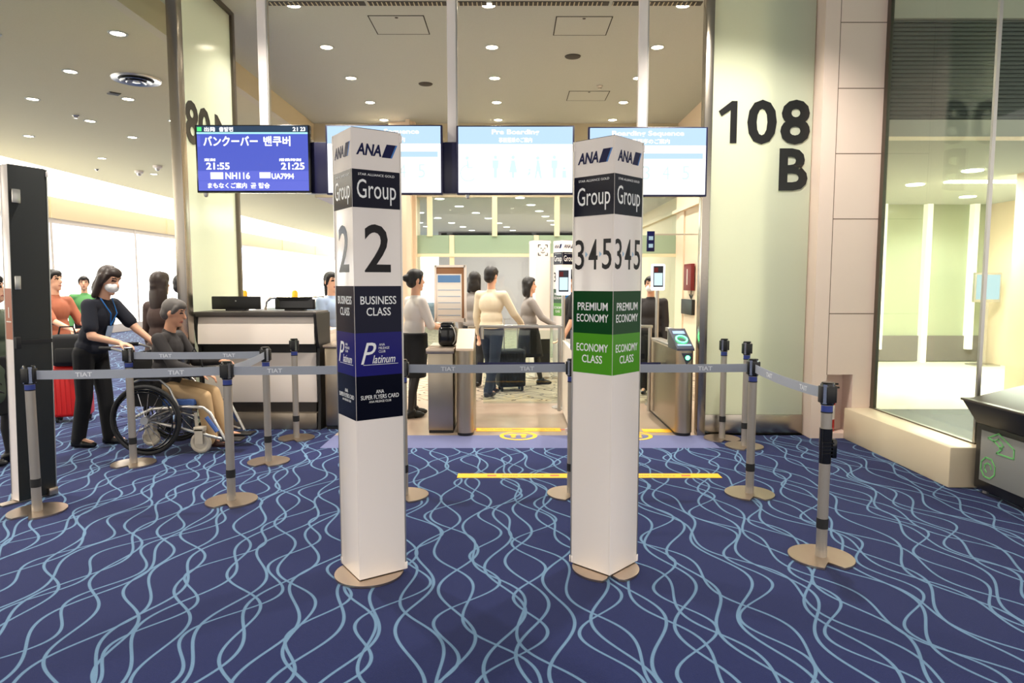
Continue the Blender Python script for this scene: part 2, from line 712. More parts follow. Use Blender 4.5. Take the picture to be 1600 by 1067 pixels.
# far glass doors
m = MB()
for px in (672, 773, 870):
    p = AT(px, 340, 13.5); m.box(p.x - .05, p.x + .05, 13.42, 13.5, 2.4, 3.16)
for px in (706, 838):
    p = AT(px, 340, 13.5); m.box(p.x - .045, p.x + .045, 13.43, 13.5, 0, 2.42)
m.box(-1.9, 3.2, 13.42, 13.5, 2.0, 2.06)
wf = struct(m.build('window_1', 'pale beam'), 'row of clear glass doors with pale posts behind the gates', 'window')
m = MB(); m.box(-1.9, 3.2, 13.45, 13.47, 2.06, 2.42); m.build('transom', 'green glass band', wf)
m = MB(); m.box(-1.9, 3.2, 13.45, 13.46, .02, 2.0); m.build('pane', 'clear glass', wf)
m = MB(); m.box(-1.9, 3.2, 13.45, 13.46, 2.42, 3.15); m.build('pane', 'clear glass', wf)
# bright lounge windows along the left
m = MB()
m.box(-12.2, -12, -4, 52, 3.18, 3.73)
for y in range(6, 52, 6):
    m.box(-12.0, -11.97, y - .03, y + .03, 3.18, 3.73)
struct(m.build('trim_4', 'pale beam'), 'cream beam above the bright lounge windows', 'trim')
m = MB()
m.raw([(-11.1, -4, 4.3), (-11.1, 52, 4.3), (-12.05, 52, 3.73), (-12.05, -4, 3.73), (-11.1, -4, 4.36), (-11.1, 52, 4.36), (-12.05, 52, 3.8), (-12.05, -4, 3.8)],
      [(0, 1, 2, 3), (7, 6, 5, 4), (0, 4, 5, 1), (2, 6, 7, 3), (1, 5, 6, 2), (0, 3, 7, 4)])
struct(m.build('ceiling_cove', 'cove glow'), 'lit white cove along the edge of the left ceiling', 'ceiling')
m = MB(); m.box(-12.25, -12.1, -4, 52, .0, 3.18)
wl = struct(m.build('window_2', 'window glow'), 'long row of brightly lit lounge windows', 'window')
m = MB()
for y in range(-2, 52, 4):
    m.box(-12.1, -12.02, y - .05, y + .05, 0, 3.18)
m.box(-12.1, -12.0, -4, 52, 0, .25); m.box(-12.1, -12.03, -4, 52, 3.05, 3.18)
m.build('window_frame', 'white vinyl', wl)
m = MB(); m.box(-12.1, -11.9, -4, 14, 0, 1.9)  # added out of view to block the window reflection on the Group 2 pillar
struct(m.build('wall_left_glare_block', 'cream wall'), 'unseen cream wall added to keep window glare off the Group 2 sign', 'wall')
m = MB()
for y0, y1 in ((8, 13.5), (16.5, 24), (27, 36)):
    m.box(-12.1, -12.06, y0, y1, 2.6, 3.05)
m.build('pane', 'window glow blue', wl)
m = MB(); m.box(-12.2, -2.2, 51.8, 52, 0, 4.3)
struct(m.build('wall_left_end', 'window glow'), 'bright glazed end wall of the left lounge', 'wall')


# ------------------------------------------------------------------ lamps and ceiling fittings
def lamp_mesh():
    t = thing('downlight', 'x', 'ceiling light', (0, 0, 0))
    q = MB(); q.lathe([(.075, 0), (.095, 0), (.1, .006), (.1, .02), (.075, .02)], (0, 0, -.008), 24, cap=False); q.build('trim_ring', 'ceiling white', t)
    q = MB(); q.lathe([(.076, 0), (.076, .004)], (0, 0, -.004), 24); q.build('diffuser', 'lamp', t)
    return t


def spot(name, loc, w, parent=None, angle=125):
    l = bpy.data.lights.new(name, 'SPOT')
    l.energy = w
    l.color = WARM
    l.spot_size = R(angle)
    l.spot_blend = .6
    l.shadow_soft_size = .08
    o = bpy.data.objects.new(name, l)
    COL.objects.link(o)
    o.location = loc
    if parent:
        o.parent = parent
    return o


lamp0 = lamp_mesh()
spot('bulb', (0, 0, -.03), LAMP_W, lamp0)
rows_c = [7.82, 9.17, 10.52, 11.9, 13.15]
lampset = []
cn = ['left', 'middle', 'right']
rn = ['nearest', 'second', 'third', 'fourth', 'fifth']
for ci, x in enumerate((-2.41, -.26, 1.89)):
    for ri, y in enumerate(rows_c):
        lampset.append((x, y, 4.55, 'round downlight over the gates, %s one of the %s column' % (rn[ri], cn[ci]), 'downlights over the gates'))
ln = {0: 'column along the ceiling step', 1: 'second column from the ceiling step', 2: 'third column from the ceiling step', 3: 'column farthest from the ceiling step'}
for ci, (x, ys) in enumerate(((-4.35, (7.8, 9.16)), (-5.75, (7.8, 9.16, 10.5, 11.9)), (-7.18, (10.5, 11.9, 13.2, 15.0)), (-9.07, (13.1, 15.4, 17.6)))):
    for ri, y in enumerate(ys):
        lampset.append((x, y, 4.24, 'round downlight of the left lounge, %s in the %s' % (rn[ri], ln[ci]), 'downlights of the left lounge'))
for i, (x, y, z, lab, grp) in enumerate(lampset):
    o = lamp0 if i == 0 else dup(lamp0, (x, y, z))
    o.location = (x, y, z)
    o['label'] = lab
    o['group'] = grp
# unseen copies added above the near hall as fill for the sign pillars
for i, (x, y) in enumerate(((-2.6, -2.2), (2.6, -2.2), (0, -1.6), (0, -3.4), (-2.41, 5.4), (1.89, 5.4), (-5.7, 1.5), (-5.7, 5.6), (5.4, .5))):
    o = dup(lamp0, (x, y, 4.24 if x < -4 else 4.55))
    o['label'] = 'unseen round fill downlight added above the near hall'
    o['group'] = 'fill downlights added above the near hall'
    for c in o.children:
        if c.type == 'LIGHT':
            c.data = c.data.copy()
            c.data.energy = FILL_W
far = [(384, 103), (538, 162), (668, 213), (766, 255), (847, 293), (908, 323), (957, 350), (232, 211), (370, 253), (478, 291), (567, 322), (637, 350),
       (173, 253), (229, 290), (281, 320), (1012, 95), (1098, 150), (1163, 199), (1211, 240), (1250, 274), (1277, 305)]
f0 = None
for i, (a, b) in enumerate(far):
    p = G(a / 5 + 610, b / 5 + 290, 3.15)
    if p.y > 22.3:
        continue
    if f0 is None:
        q = MB(); q.lathe([(.09, 0), (.09, .01)], (0, 0, -.006), 16)
        f0 = o = q.build('downlight', 'lamp far')
    else:
        o = f0.copy(); COL.objects.link(o)
    o.location = p
    tag(o, 'tiny round downlight in the low grey ceiling beyond the far glass doors', 'ceiling light', 'downlights in the corridor ceiling')
al = bpy.data.lights.new('corridor light', 'AREA'); al.energy = 150; al.size = 4; al.size_y = 6; al.shape = 'RECTANGLE'; al.color = (1, .95, .9)
ao = bpy.data.objects.new('corridor light', al); COL.objects.link(ao); ao.location = (0.3, 18, 3.1)
# round air diffuser
p = G(213, 124, 4.24)
t = thing('air_diffuser', 'large round ringed air vent in the left ceiling', 'air vent', p)
q = MB(); q.lathe([(.2, 0), (.3, -.02), (.31, .0)], (0, 0, 0), 36, cap=False); q.lathe([(.13, -.01), (.19, -.035), (.2, -.03), (.14, .0)], (0, 0, 0), 36, cap=False); q.lathe([(.06, -.01), (.12, -.05), (.13, -.045), (.07, .0)], (0, 0, 0), 36, cap=False); q.build('ring', 'alu', t)
q = MB(); q.lathe([(.3, -.001), (.3, -.004)], (0, 0, 0), 36); q.build('backing', 'grille dark', t)
q = MB(); q.lathe([(.0, -.05), (.05, -.045), (.055, -.02)], (0, 0, 0), 24, cap=False); q.build('cone', 'alu', t)
for px, py, z, lab in ((895, 88, 4.55, 'dark round ceiling speaker right of the middle lamps'), (665, 131, 4.55, 'dark round ceiling speaker left of the middle lamps'),
                       (178, 146, 4.24, 'dark diamond shaped ceiling speaker below the round vent')):
    q = MB(); q.lathe([(.11, 0), (.1, -.012), (.04, -.02), (0.001, -.02)], (0, 0, 0), 24 if z > 4.3 else 4, cap=False)
    o = q.build('ceiling_speaker', 'grille dark'); o.location = G(px, py, z); tag(o, lab, 'speaker')
for px, py, z, lab in ((937, 134, 4.55, 'small sprinkler head above the small ceiling hatch'), (118, 180, 4.24, 'small sprinkler head near the left ceiling lamps'), (151, 264, 4.24, 'small sprinkler head low in the left ceiling')):
    q = MB(); q.lathe([(.05, 0), (.05, -.01), (.03, -.03), (.03, -.05), (.01, -.05)], (0, 0, 0), 16)
    o = q.build('sprinkler', 'alu'); o.location = G(px, py, z); tag(o, lab, 'sprinkler')
for px, py, lab in ((217, 267, 'white dome camera on the left ceiling'), (246, 259, 'flat white sensor on the left ceiling beside the dome camera')):
    t = thing('ceiling_camera', lab, 'camera', G(px, py, 4.24))
    q = MB(); q.lathe([(.1, 0), (.1, -.04), (.08, -.06)], (0, 0, 0), 20); q.build('housing', 'white cloth', t)
    q = MB(); q.lathe([(.06, -.06), (.05, -.1), (.02, -.12)], (0, 0, 0), 16); q.build('dome', 'alu', t)
for pts, lab in (([(574, 24), (662, 24), (672, 53), (590, 54)], 'square access hatch in the ceiling above the left screens'),
                 ([(869, 25), (958, 26), (947, 55), (864, 55)], 'square access hatch in the ceiling above the right screens'),
                 ([(889, 142), (953, 142), (946, 157), (885, 157)], 'small access hatch in the ceiling behind the large ones')):
    c = [G(a, b, 4.55) for a, b in pts]
    x0, x1 = (c[0].x + c[3].x) / 2, (c[1].x + c[2].x) / 2
    y0, y1 = (c[2].y + c[3].y) / 2, (c[0].y + c[1].y) / 2
    y0, y1 = min(y0, y1), max(y0, y1)
    t = thing('access_hatch', lab, 'hatch', ((x0 + x1) / 2, (y0 + y1) / 2, 4.55))
    w, d = (x1 - x0) / 2, (y1 - y0) / 2
    q = MB()
    for b in ((-w, w, -d, -d + .012), (-w, w, d - .012, d), (-w, -w + .012, -d, d), (w - .012, w, -d, d)):
        q.box(b[0], b[1], b[2], b[3], -.004, 0)
    q.build('edge_gap', 'joint line', t)
    q = MB(); q.box(-w + .012, w - .012, -d + .012, d - .012, -.003, 0); q.build('panel', 'ceiling white', t)
    q = MB(); q.lathe([(.02, 0), (.02, -.006)], (0, d - .05 if d < .2 else -d + .06, 0), 12); q.build('latch', 'grille dark', t)
for i, (a, b) in enumerate(((416, 571), (575, 698), (716, 761), (768, 951), (957, 998), (1014, 1096))):
    p0, p1 = G(a, 5, 4.55), G(b, 6, 4.55)
    q = MB(); q.box(p0.x, p1.x, p0.y - .05, p0.y + .05, 4.542, 4.55)
    n = int((p1.x - p0.x) / .05)
    q.mi = 1
    for k in range(n):
        q.box(p0.x + k * .05, p0.x + k * .05 + .012, p0.y - .05, p0.y + .05, 4.538, 4.543)
    tag(q.build('slot_vent', ['grille dark', 'bulkhead']), 'dark linear slot vent in the ceiling, number %s from the left post' % ('one', 'two', 'three', 'four', 'five', 'six')[i], 'air vent', 'slot vents over the portal')

# ------------------------------------------------------------------ the portal: steel posts and frosted number panels
m = MB(); m.box(1.82, 1.9, 6.62, 6.74, 0, 4.55, .008)
struct(m.build('trim_5', 'steel'), 'tall steel post at the right of the gate opening', 'trim')
m = MB(); m.box(-3.24, -3.14, 6.62, 6.74, 0, 4.55, .008)
struct(m.build('trim_6', 'steel'), 'tall steel post at the left of the gate opening', 'trim')
m = MB(); m.box(-3.24, -3.16, 7.98, 8.06, 0, 4.55, .008); m.box(-3.24, -3.16, 6.74, 7.98, 4.5, 4.55)
struct(m.build('trim_7', 'dark steel'), 'steel post at the far edge of the reversed number panel', 'trim')
t = thing('number_panel', 'frosted glass panel with a large black 108 B beside the stone pillar', 'panel', (1.9, 6.68, 0))
m = MB(); m.box(0, .97, 0, .02, .2, 4.5); m.build('glass_sheet', 'frosted panel', t)
m = MB(); m.box(0, .975, -.015, .05, 0, .2, .004); m.build('plinth', 'steel', t)
m = MB()
zf = lambda y: AT(1200, y, 6.68).z
xf = lambda x: AT(x, 200, 6.68).x - 1.9


def digit_one(q, M, w, h):
    q.prism([(w * .5, -h / 2), (w * .5, h / 2), (w * .5 - .30 * w * 1.0, h / 2), (-w * .5, h * .5 - h * .24), (-w * .5 + w * .16, h * .5 - h * .36), (w * .5 - w * .36, h * .5 - h * .22), (w * .5 - w * .36, -h / 2)], 0, .004, M)


h = zf(158) - zf(224)
digit_one(m, front(xf(1136.5), -.005, (zf(158) + zf(224)) / 2), xf(1151) - xf(1122), h)
m.text('0', front(xf(1190), -.005, (zf(156) + zf(226)) / 2), zf(156) - zf(226), xf(1213) - xf(1167), off=.03, depth=.004)
m.text('8', front(xf(1242), -.005, (zf(156) + zf(226)) / 2), zf(156) - zf(226), xf(1265) - xf(1219), off=.03, depth=.004)
m.text('B', front(xf(1241.5), -.005, (zf(232) + zf(298)) / 2), zf(232) - zf(298), xf(1264) - xf(1219), off=.03, depth=.004)
m.build('lettering', 'digit black', t)
m = MB(); m.box(2.42, 2.95, 6.76, 6.95, 0, 4.55)  # added behind the frosted sheet so its right half passes less light
struct(m.build('wall_right_light_block', 'cream wall'), 'unseen cream wall end added behind the right number panel to dim its right half', 'wall')
t = thing('number_panel', 'frosted glass panel with 108 seen from behind, beyond the flight screen', 'panel', (-3.2, 6.74, 0))
m = MB(); m.box(-.01, .01, 0, 1.24, .05, 4.5); m.build('glass_sheet', 'frosted panel', t)
m = MB()
Mb = lambda y, z: frame((.018, y, z), (0, -1, 0), (0, 0, 1))
zt = 3.3
m.text('0', Mb(.5, zt - .215), .43, .28, off=.03, depth=.004)
m.text('8', Mb(.22, zt - .215), .43, .28, off=.03, depth=.004)
digit_one(m, Mb(.86, zt - .205), .2, .41)
m.build('lettering', 'digit black', t)

# ------------------------------------------------------------------ stone pillar, curb and the glazed corner on the right
m = MB()
PY = 6.5
m.box(2.88, 3.02, PY, PY + .4, 0, 4.55)                      # left edge strip and the body around the niche
m.box(3.02, 3.46, PY, PY + .4, .62, 4.55)
m.box(3.27, 3.46, PY, PY + .4, 0, .62); m.box(3.02, 3.27, PY + .2, PY + .4, 0, .62); m.box(3.02, 3.27, PY, PY + .2, 0, .05)
m.mi = 1
for py in (35, 138, 240, 342, 490):
    z = AT(1340, py, PY).z
    m.box(3.02, 3.46, PY - .001, PY + .01, z - .004, z + .004)
m.box(3.017, 3.023, PY - .001, PY + .01, .62, 4.55)
struct(m.build('wall_right_pillar', ['stone', 'stone joint']), 'pale pink stone pillar with block joints', 'wall')
t = thing('fire_extinguisher', 'small red fire extinguisher in the niche of the stone pillar', 'extinguisher', (3.11, PY + .12, .05))
m = MB(); m.lathe([(.05, 0), (.055, .01), (.055, .32), (.045, .37), (.02, .39), (.02, .42)], (0, 0, 0), 20); m.build('tank', 'extinguisher red', t)
m = MB(); m.lathe([(.0555, .12), (.056, .12), (.056, .26), (.0555, .26)], (0, 0, 0), 20); m.build('paper_label', 'paper', t)
m = MB(); m.box(-.02, .09, -.012, .012, .42, .435); m.box(-.02, .08, -.01, .01, .455, .47); m.tube([(.02, 0, .43), (-.07, -.02, .4), (-.075, -.02, .2)], .009); m.build('handle', 'black', t)
m = MB(); m.box(3.2, 3.5, 4.9, PY, 0, .3, .008)
struct(m.build('trim_8', 'curb stone'), 'low cream stone curb under the corner glass', 'trim')
t = struct(bpy.data.objects.new('window_3', None), 'clear frameless glass corner standing on the stone curb', 'window')
COL.objects.link(t)
m = MB(); m.box(3.455, 3.467, 5.02, PY, .3, 4.5); m.build('pane', 'clear glass', t)
m = MB(); m.box(3.467, 7.5, 5.02, 5.032, .3, 4.5); m.build('pane', 'clear glass', t)
m = MB(); m.box(3.445, 3.477, 6.44, PY, .3, 4.5); m.box(3.44, 3.48, 5.0, PY, .295, .31); m.box(3.47, 7.5, 5.0, 5.05, .29, .31); m.build('window_frame', 'dark steel', t)
m = MB(); m.box(3.446, 3.47, 5.006, 5.03, .31, 4.5); m.build('corner_bead', 'alu', t)
m = MB(); m.box(3.5, 7.5, 4.98, 5.1, 0, .3)
struct(m.build('trim_9', 'curb stone'), 'stone curb under the front pane of the glass corner', 'trim')
# the bright room behind that glass
m = MB(); m.box(3.5, 9, 5.1, 8.0, -.2, .005)
struct(m.build('floor_room', 'counter black'), 'dark mat floor just inside the corner glass', 'floor')
m = MB(); m.box(3.4, 9, 8.0, 8.8, -.2, .006)
struct(m.build('floor_room_threshold', 'stone'), 'pale stone threshold of the bright room', 'floor')
m = MB(); m.box(3.4, 12, 8.8, 13.2, -.2, .004)
struct(m.build('floor_room_back', 'pale carpet'), 'pale speckled carpet of the bright room', 'floor')
m = MB(); m.box(3.34, 12, 6.9, 13.2, 2.95, 3.05)
struct(m.build('ceiling_room', 'ceiling white'), 'cream ceiling of the bright room', 'ceiling')
m = MB(); m.box(3.4, 9, 6.72, 6.9, 2.9, 3.06); m.box(3.4, 9, 6.72, 6.9, 4.0, 4.55)
struct(m.build('wall_room_front', 'stone'), 'cream fascia above the bright room', 'wall')
m = MB(); m.box(3.4, 9, 6.8, 6.9, 3.06, 4.0)
for k in range(24):
    z = 3.08 + k * .039
    m.box(3.4, 9, 6.76, 6.8, z, z + .012)
struct(m.build('trim_10', 'louvre'), 'dark grey louvred shutter band above the bright room', 'trim')
m = MB(); m.box(3.34, 9.4, 12.9, 13.1, .0, 2.95)
m.mi = 1; m.box(3.4, 9.4, 12.86, 12.9, .02, .5)
m.mi = 2
for px in (1376, 1446, 1518):
    x = AT(px, 450, 12.8).x; m.box(x - .05, x + .05, 12.76, 12.9, .0 if px == 1446 else .25, 2.95)
struct(m.build('wall_room_back', ['back panel', 'louvre', 'glowing post']), 'grey green panelled back wall with cream posts given a faint glow', 'wall')
m = MB(); m.box(8.9, 9.2, 8.8, 12.9, 0, 2.95)
struct(m.build('wall_room_right', 'cream wall'), 'cream right wall of the bright room', 'wall')
x0, x1 = AT(1569, 450, 12.7).x, AT(1596, 450, 12.7).x
m = MB(); m.box(x0, x1, 12.74, 12.86, .1, 2.35)
wn = struct(m.build('window_4', 'night window'), 'tall dark night window with city lights at the back of the bright room', 'window')
m = MB()
for k in range(26):
    a, b = random.uniform(x0 + .03, x1 - .03), random.uniform(.9, 1.5)
    m.box(a - .012, a + .012, 12.73, 12.74, b - .01, b + .01)
m.build('city_light', 'city light', wn)
m = MB(); m.box(AT(1596, 300, 9.2).x, AT(1596, 300, 9.2).x + .9, 8.85, 9.3, 0, 2.95)
struct(m.build('wall_room_pier', 'cream wall'), 'cream pier at the right of the bright room', 'wall')
p = AT(1542, 448, 12.3)
t = thing('information_screen', 'pale blue lit screen on a stand in the bright room behind the glass', 'screen', (p.x, 12.3, 0))
m = MB(); m.box(-.24, .24, -.03, .03, 1.15, 1.68, .01); m.build('housing', 'alu', t)
m = MB(); m.box(-.21, .21, -.035, -.03, 1.2, 1.64); m.build('screen', 'screen pale', t)
m = MB(); m.box(-.04, .04, -.02, .02, .02, 1.15); m.box(-.22, .22, -.15, .15, .0045, .03); m.build('stand', 'alu', t)
for i, (px, py) in enumerate(((1430, 288), (1520, 266), (1512, 307))):
    p = G(px, py, 2.95)
    q = MB(); q.lathe([(.12, 0), (.12, -.012)], (0, 0, 0), 20); o = q.build('downlight', 'lamp'); o.location = p
    tag(o, ('round downlight in the bright room ceiling, leftmost of three behind the glass', 'round downlight in the bright room ceiling, nearest of three behind the glass', 'round downlight in the bright room ceiling, deepest of three behind the glass')[i], 'ceiling light')
    spot('bulb', (0, 0, -.04), 60, o, 150)
p0, p1 = G(1480, 283, 2.95), G(1600, 287, 2.95)
q = MB(); q.box(p0.x, p1.x, p0.y - .08, p0.y + .08, 2.93, 2.95)
o = q.build('strip_light', 'lamp'); tag(o, 'long bright strip light across the ceiling of the bright room', 'ceiling light')
al = bpy.data.lights.new('strip glow', 'AREA'); al.shape = 'RECTANGLE'; al.size = p1.x - p0.x; al.size_y = .16; al.energy = 90; al.color = WARM
ao = bpy.data.objects.new('strip glow', al); COL.objects.link(ao); ao.location = ((p0.x + p1.x) / 2, p0.y, 2.92)
p0 = G(1410, 300, 2.95)

# recycling bin
t = thing('recycling_bin', 'dark metal waste bin with a green recycling emblem beside the stone curb', 'bin', (3.34, 3.92, 0))
m = MB()
bx = lambda z: -.02 - (.06 if z > .5 else 0)
prof = [(0, .03), (0, .60), (.62, .60), (.62, .03)]
m.box(0, .62, 0, .92, .03, .5, .012)
m.raw([(0, 0, .5), (.62, 0, .5), (.62, .92, .5), (0, .92, .5), (-.08, -.05, .66), (.7, -.05, .66), (.7, .97, .66), (-.08, .97, .66)],
      [(0, 3, 2, 1), (4, 5, 6, 7), (0, 1, 5, 4), (1, 2, 6, 5), (2, 3, 7, 6), (3, 0, 4, 7)])
m.build('body', 'bin grey', t)
m = MB(); m.box(-.09, .71, -.06, .98, .655, .672, .006)
m.raw([(-.05, -.02, .672), (.68, -.02, .672), (.68, .94, .672), (-.05, .94, .672), (.3, .1, .80), (.68, .1, .80), (.68, .82, .80), (.3, .82, .80)],
      [(0, 3, 2, 1), (4, 5, 6, 7), (0, 1, 5, 4), (1, 2, 6, 5), (2, 3, 7, 6), (3, 0, 4, 7)])
m.build('tray_top', 'bin tray', t)
m = MB(); m.box(-.004, 0, .42, .86, .1, .46, .002); m.build('emblem_plate', 'bin plate', t)
m = MB()
Me = frame((-.005, .66, .28), (0, -1, 0), (0, 0, 1)) @ Matrix.Scale(1.25, 4)


def stroke(q, pts, w, closed=False, M=None, z=.002):
    n = len(pts)
    for i in range(n if closed else n - 1):
        a, b = V(pts[i] + (0,)), V(pts[(i + 1) % n] + (0,))
        d = (b - a)
        if d.length < 1e-6:
            continue
        nx = V((-d.y, d.x, 0)).normalized() * w / 2
        e = d.normalized() * w * .3
        q.prism([tuple((a - e + nx)[:2]), tuple((b + e + nx)[:2]), tuple((b + e - nx)[:2]), tuple((a - e - nx)[:2])], 0, z, M)


stroke(m, [(-.10, .11), (-.02, .15), (.10, .09), (.10, .04), (-.03, .04), (.01, .07), (-.05, .10)], .008, True, Me)
stroke(m, [(-.06, .10), (-.02, .12), (.02, .09), (-.01, .07)], .006, False, Me)
stroke(m, [(-.09 + .06 * math.cos(a), -.06 + .06 * math.sin(a)) for a in [R(q) for q in range(20, 380, 45)]], .008, True, Me)
stroke(m, [(-.09 + .028 * math.cos(a), -.06 + .028 * math.sin(a)) for a in [R(q) for q in range(0, 300, 50)]], .007, False, Me)
m.build('emblem', 'green print', t)
for a, b in ((.05, .06), (.57, .06), (.05, .86), (.57, .86)):
    m = MB(); m.cyl((a, b, 0), (a, b, .035), .022); m.build('foot', 'alu', t)

# ------------------------------------------------------------------ stanchions and belts
POST = 'post'


def stanchion_body(t, H=.97):
    q = MB()
    n = 40
    pts = []
    for i in range(n):                      # round base plate with a notch towards the hall
        a = 2 * math.pi * i / n - math.pi / 2
        r = .17
        da = abs((a + math.pi / 2 + math.pi) % (2 * math.pi) - math.pi)
        if da < .12:
            r = .085
        elif da < .26:
            r = .085 + (da - .12) / .14 * .085
        pts.append((r * math.cos(a), r * math.sin(a)))
    q.prism(pts, 0.001, .012); q.build('base', 'champagne plate', t)
    q = MB(); q.lathe([(.03, .012), (.03, .05), (.0285, .05), (.0285, H - .12)], (0, 0, 0), 20); q.build(POST, 'post grey', t)
    q = MB(); q.lathe([(.031, .17), (.031, .225)], (0, 0, 0), 20); q.build('collar', 'rubber', t)
    q = MB(); q.lathe([(.0305, H - .165), (.0305, H - .158)], (0, 0, 0), 20); q.build('collar', 'rubber', t)
    q = MB(); q.lathe([(.0295, H - .16), (.0295, H - .125)], (0, 0, 0), 20); q.build('blue_ring', 'blue band', t)
    q = MB(); q.lathe([(.033, H - .122), (.034, H - .118), (.034, H - .006), (.03, H)], (0, 0, 0), 20)
    hd = q.build('head', 'black gloss', t)
    q = MB()
    for a in (0, 90, 180, 270):
        Mq = Matrix.Rotation(R(a + 45), 4, 'Z')
        q.box(.030, .0355, -.011, .011, H - .115, H - .01, M=Mq)
    q.build('cassette', 'chrome', hd)
    q = MB()
    for a in (0, 90, 180, 270):
        q.box(.03, .043, -.02, .02, H - .11, H - .02, .003, M=Matrix.Rotation(R(a), 4, 'Z'))
    q.build('belt_slot', 'black', hd)


def belt(t, a, b, z, mtl='belt grey', h=.058, txt=True, sag=.004, z2=None):
    """a belt from stanchion a to stanchion b, part of the stanchion T it is drawn out of"""
    a, b = V((a[0], a[1], 0)), V((b[0], b[1], 0))
    d = (b - a).normalized()
    a2, b2 = a + d * .04, b - d * .04
    L = (b2 - a2).length
    o = V(t.location)
    z2 = z if z2 is None else z2
    nrm = V((d.y, -d.x, 0))
    q = MB()
    N = 12
    rings = []
    for i in range(N + 1):
        f = i / N
        p = a2 + d * L * f - o
        zz = z + (z2 - z) * f - sag * 4 * f * (1 - f)
        rings.append([V((p.x, p.y, zz - h / 2)) + nrm * .0012, V((p.x, p.y, zz + h / 2)) + nrm * .0012, V((p.x, p.y, zz + h / 2)) - nrm * .0012, V((p.x, p.y, zz - h / 2)) - nrm * .0012])
    q.ring_loft(rings)
    bo = q.build('belt', mtl, t)
    if txt:
        q = MB()
        k = max(1, int(L / .42))
        for i in range(k):
            f = (i + .5) / k
            p = a2 + d * L * f - o + nrm * .002
            zz = z + (z2 - z) * f - sag * 4 * f * (1 - f)
            xd = d if nrm.y < 0 else -d
            q.text('TIAT', frame((p.x, p.y, zz), (xd.x, xd.y, (z2 - z) / L), (0, 0, 1)), h * .5, .1, off=.015, depth=.0006)
        q.build('lettering', 'belt print', bo)
    return bo


ST = [((1.69, 3.62), 'front stanchion with grey belt at the lower right, closest to the stone curb'),
      ((1.69, 4.75), 'stanchion where the long grey belt turns towards the viewer'),
      ((2.02, 6.47), 'stanchion without belt beside the right steel post'),
      ((2.13, 6.16), 'stanchion without belt in front of the 108 B panel'),
      ((-1.93, 4.59), 'stanchion with two belts in front of the wheelchair footrest'),
      ((-3.14, 5.56), 'stanchion with a belt directly in front of the big wheelchair wheel'),
      ((-2.04, 5.62), 'stanchion in front of the white counter, joined by the upper belt'),
      ((-2.08, 6.49), 'stanchion without belt close to the counter base'),
      ((-3.115, 4.37), 'stanchion standing against the tall dark panel'),
      ((-.76, 4.71), 'stanchion hidden behind the Group 2 sign'),
      ((.42, 4.75), 'stanchion hidden behind the Group 3 4 5 sign')]
stn = {}
first = None
for (x, y), lab in ST:
    if first is None:
        first = t = thing('belt_stanchion', lab, 'stanchion', (x, y, 0), 0, 'belt stanchions of the queue')
        stanchion_body(t)
    else:
        t = dup(first, (x, y, 0), None, lab)
    stn[(x, y)] = t
P = [s[0] for s in ST]
belt(stn[P[8]], P[8], P[4], .905)
belt(stn[P[4]], P[4], P[9], .905)
belt(stn[P[9]], P[9], P[10], .905)
belt(stn[P[10]], P[10], P[1], .905)
belt(stn[P[1]], P[1], P[0], .905, sag=.015)
belt(stn[P[5]], P[5], P[6], .905)
belt(stn[P[6]], P[6], P[4], .905, sag=.01)
q = MB(); q.box(.03, .055, -.02, .02, .56, .66, .004); q.lathe([(.031, .53), (.031, .6)], (0, 0, 0), 20)
for k in range(4):
    q.box(-.03, .03, -.036, -.03, .58 + k * .02, .588 + k * .02)
q.lathe([(.033, .6), (.033, .72)], (0, 0, 0), 20); q.build('lower_cassette', 'black gloss', stn[P[0]])


# ------------------------------------------------------------------ sign pillars
def sign_face(root, side, s, H, y_of, bands, M, zb):
    pass


def ana_logo(q, M, w, h, qs):
    """airline word mark with its slanted tail plate: q dark letters, qs the plate"""
    q.text('ANA', M @ Matrix.Translation((-w * .18, 0, 0)), h, w * .62, off=.03, shear=.22, depth=.001)
    x0 = w * .14
    qs.mi = 0
    qs.prism([(x0, -h * .55), (x0 + w * .22, -h * .55), (x0 + w * .36, h * .6), (x0 + w * .13, h * .6)], 0, .001, M)
    qs.mi = 1
    qs.prism([(x0 + w * .22, -h * .55), (x0 + w * .26, -h * .55), (x0 + w * .40, h * .6), (x0 + w * .36, h * .6)], 0, .001, M)


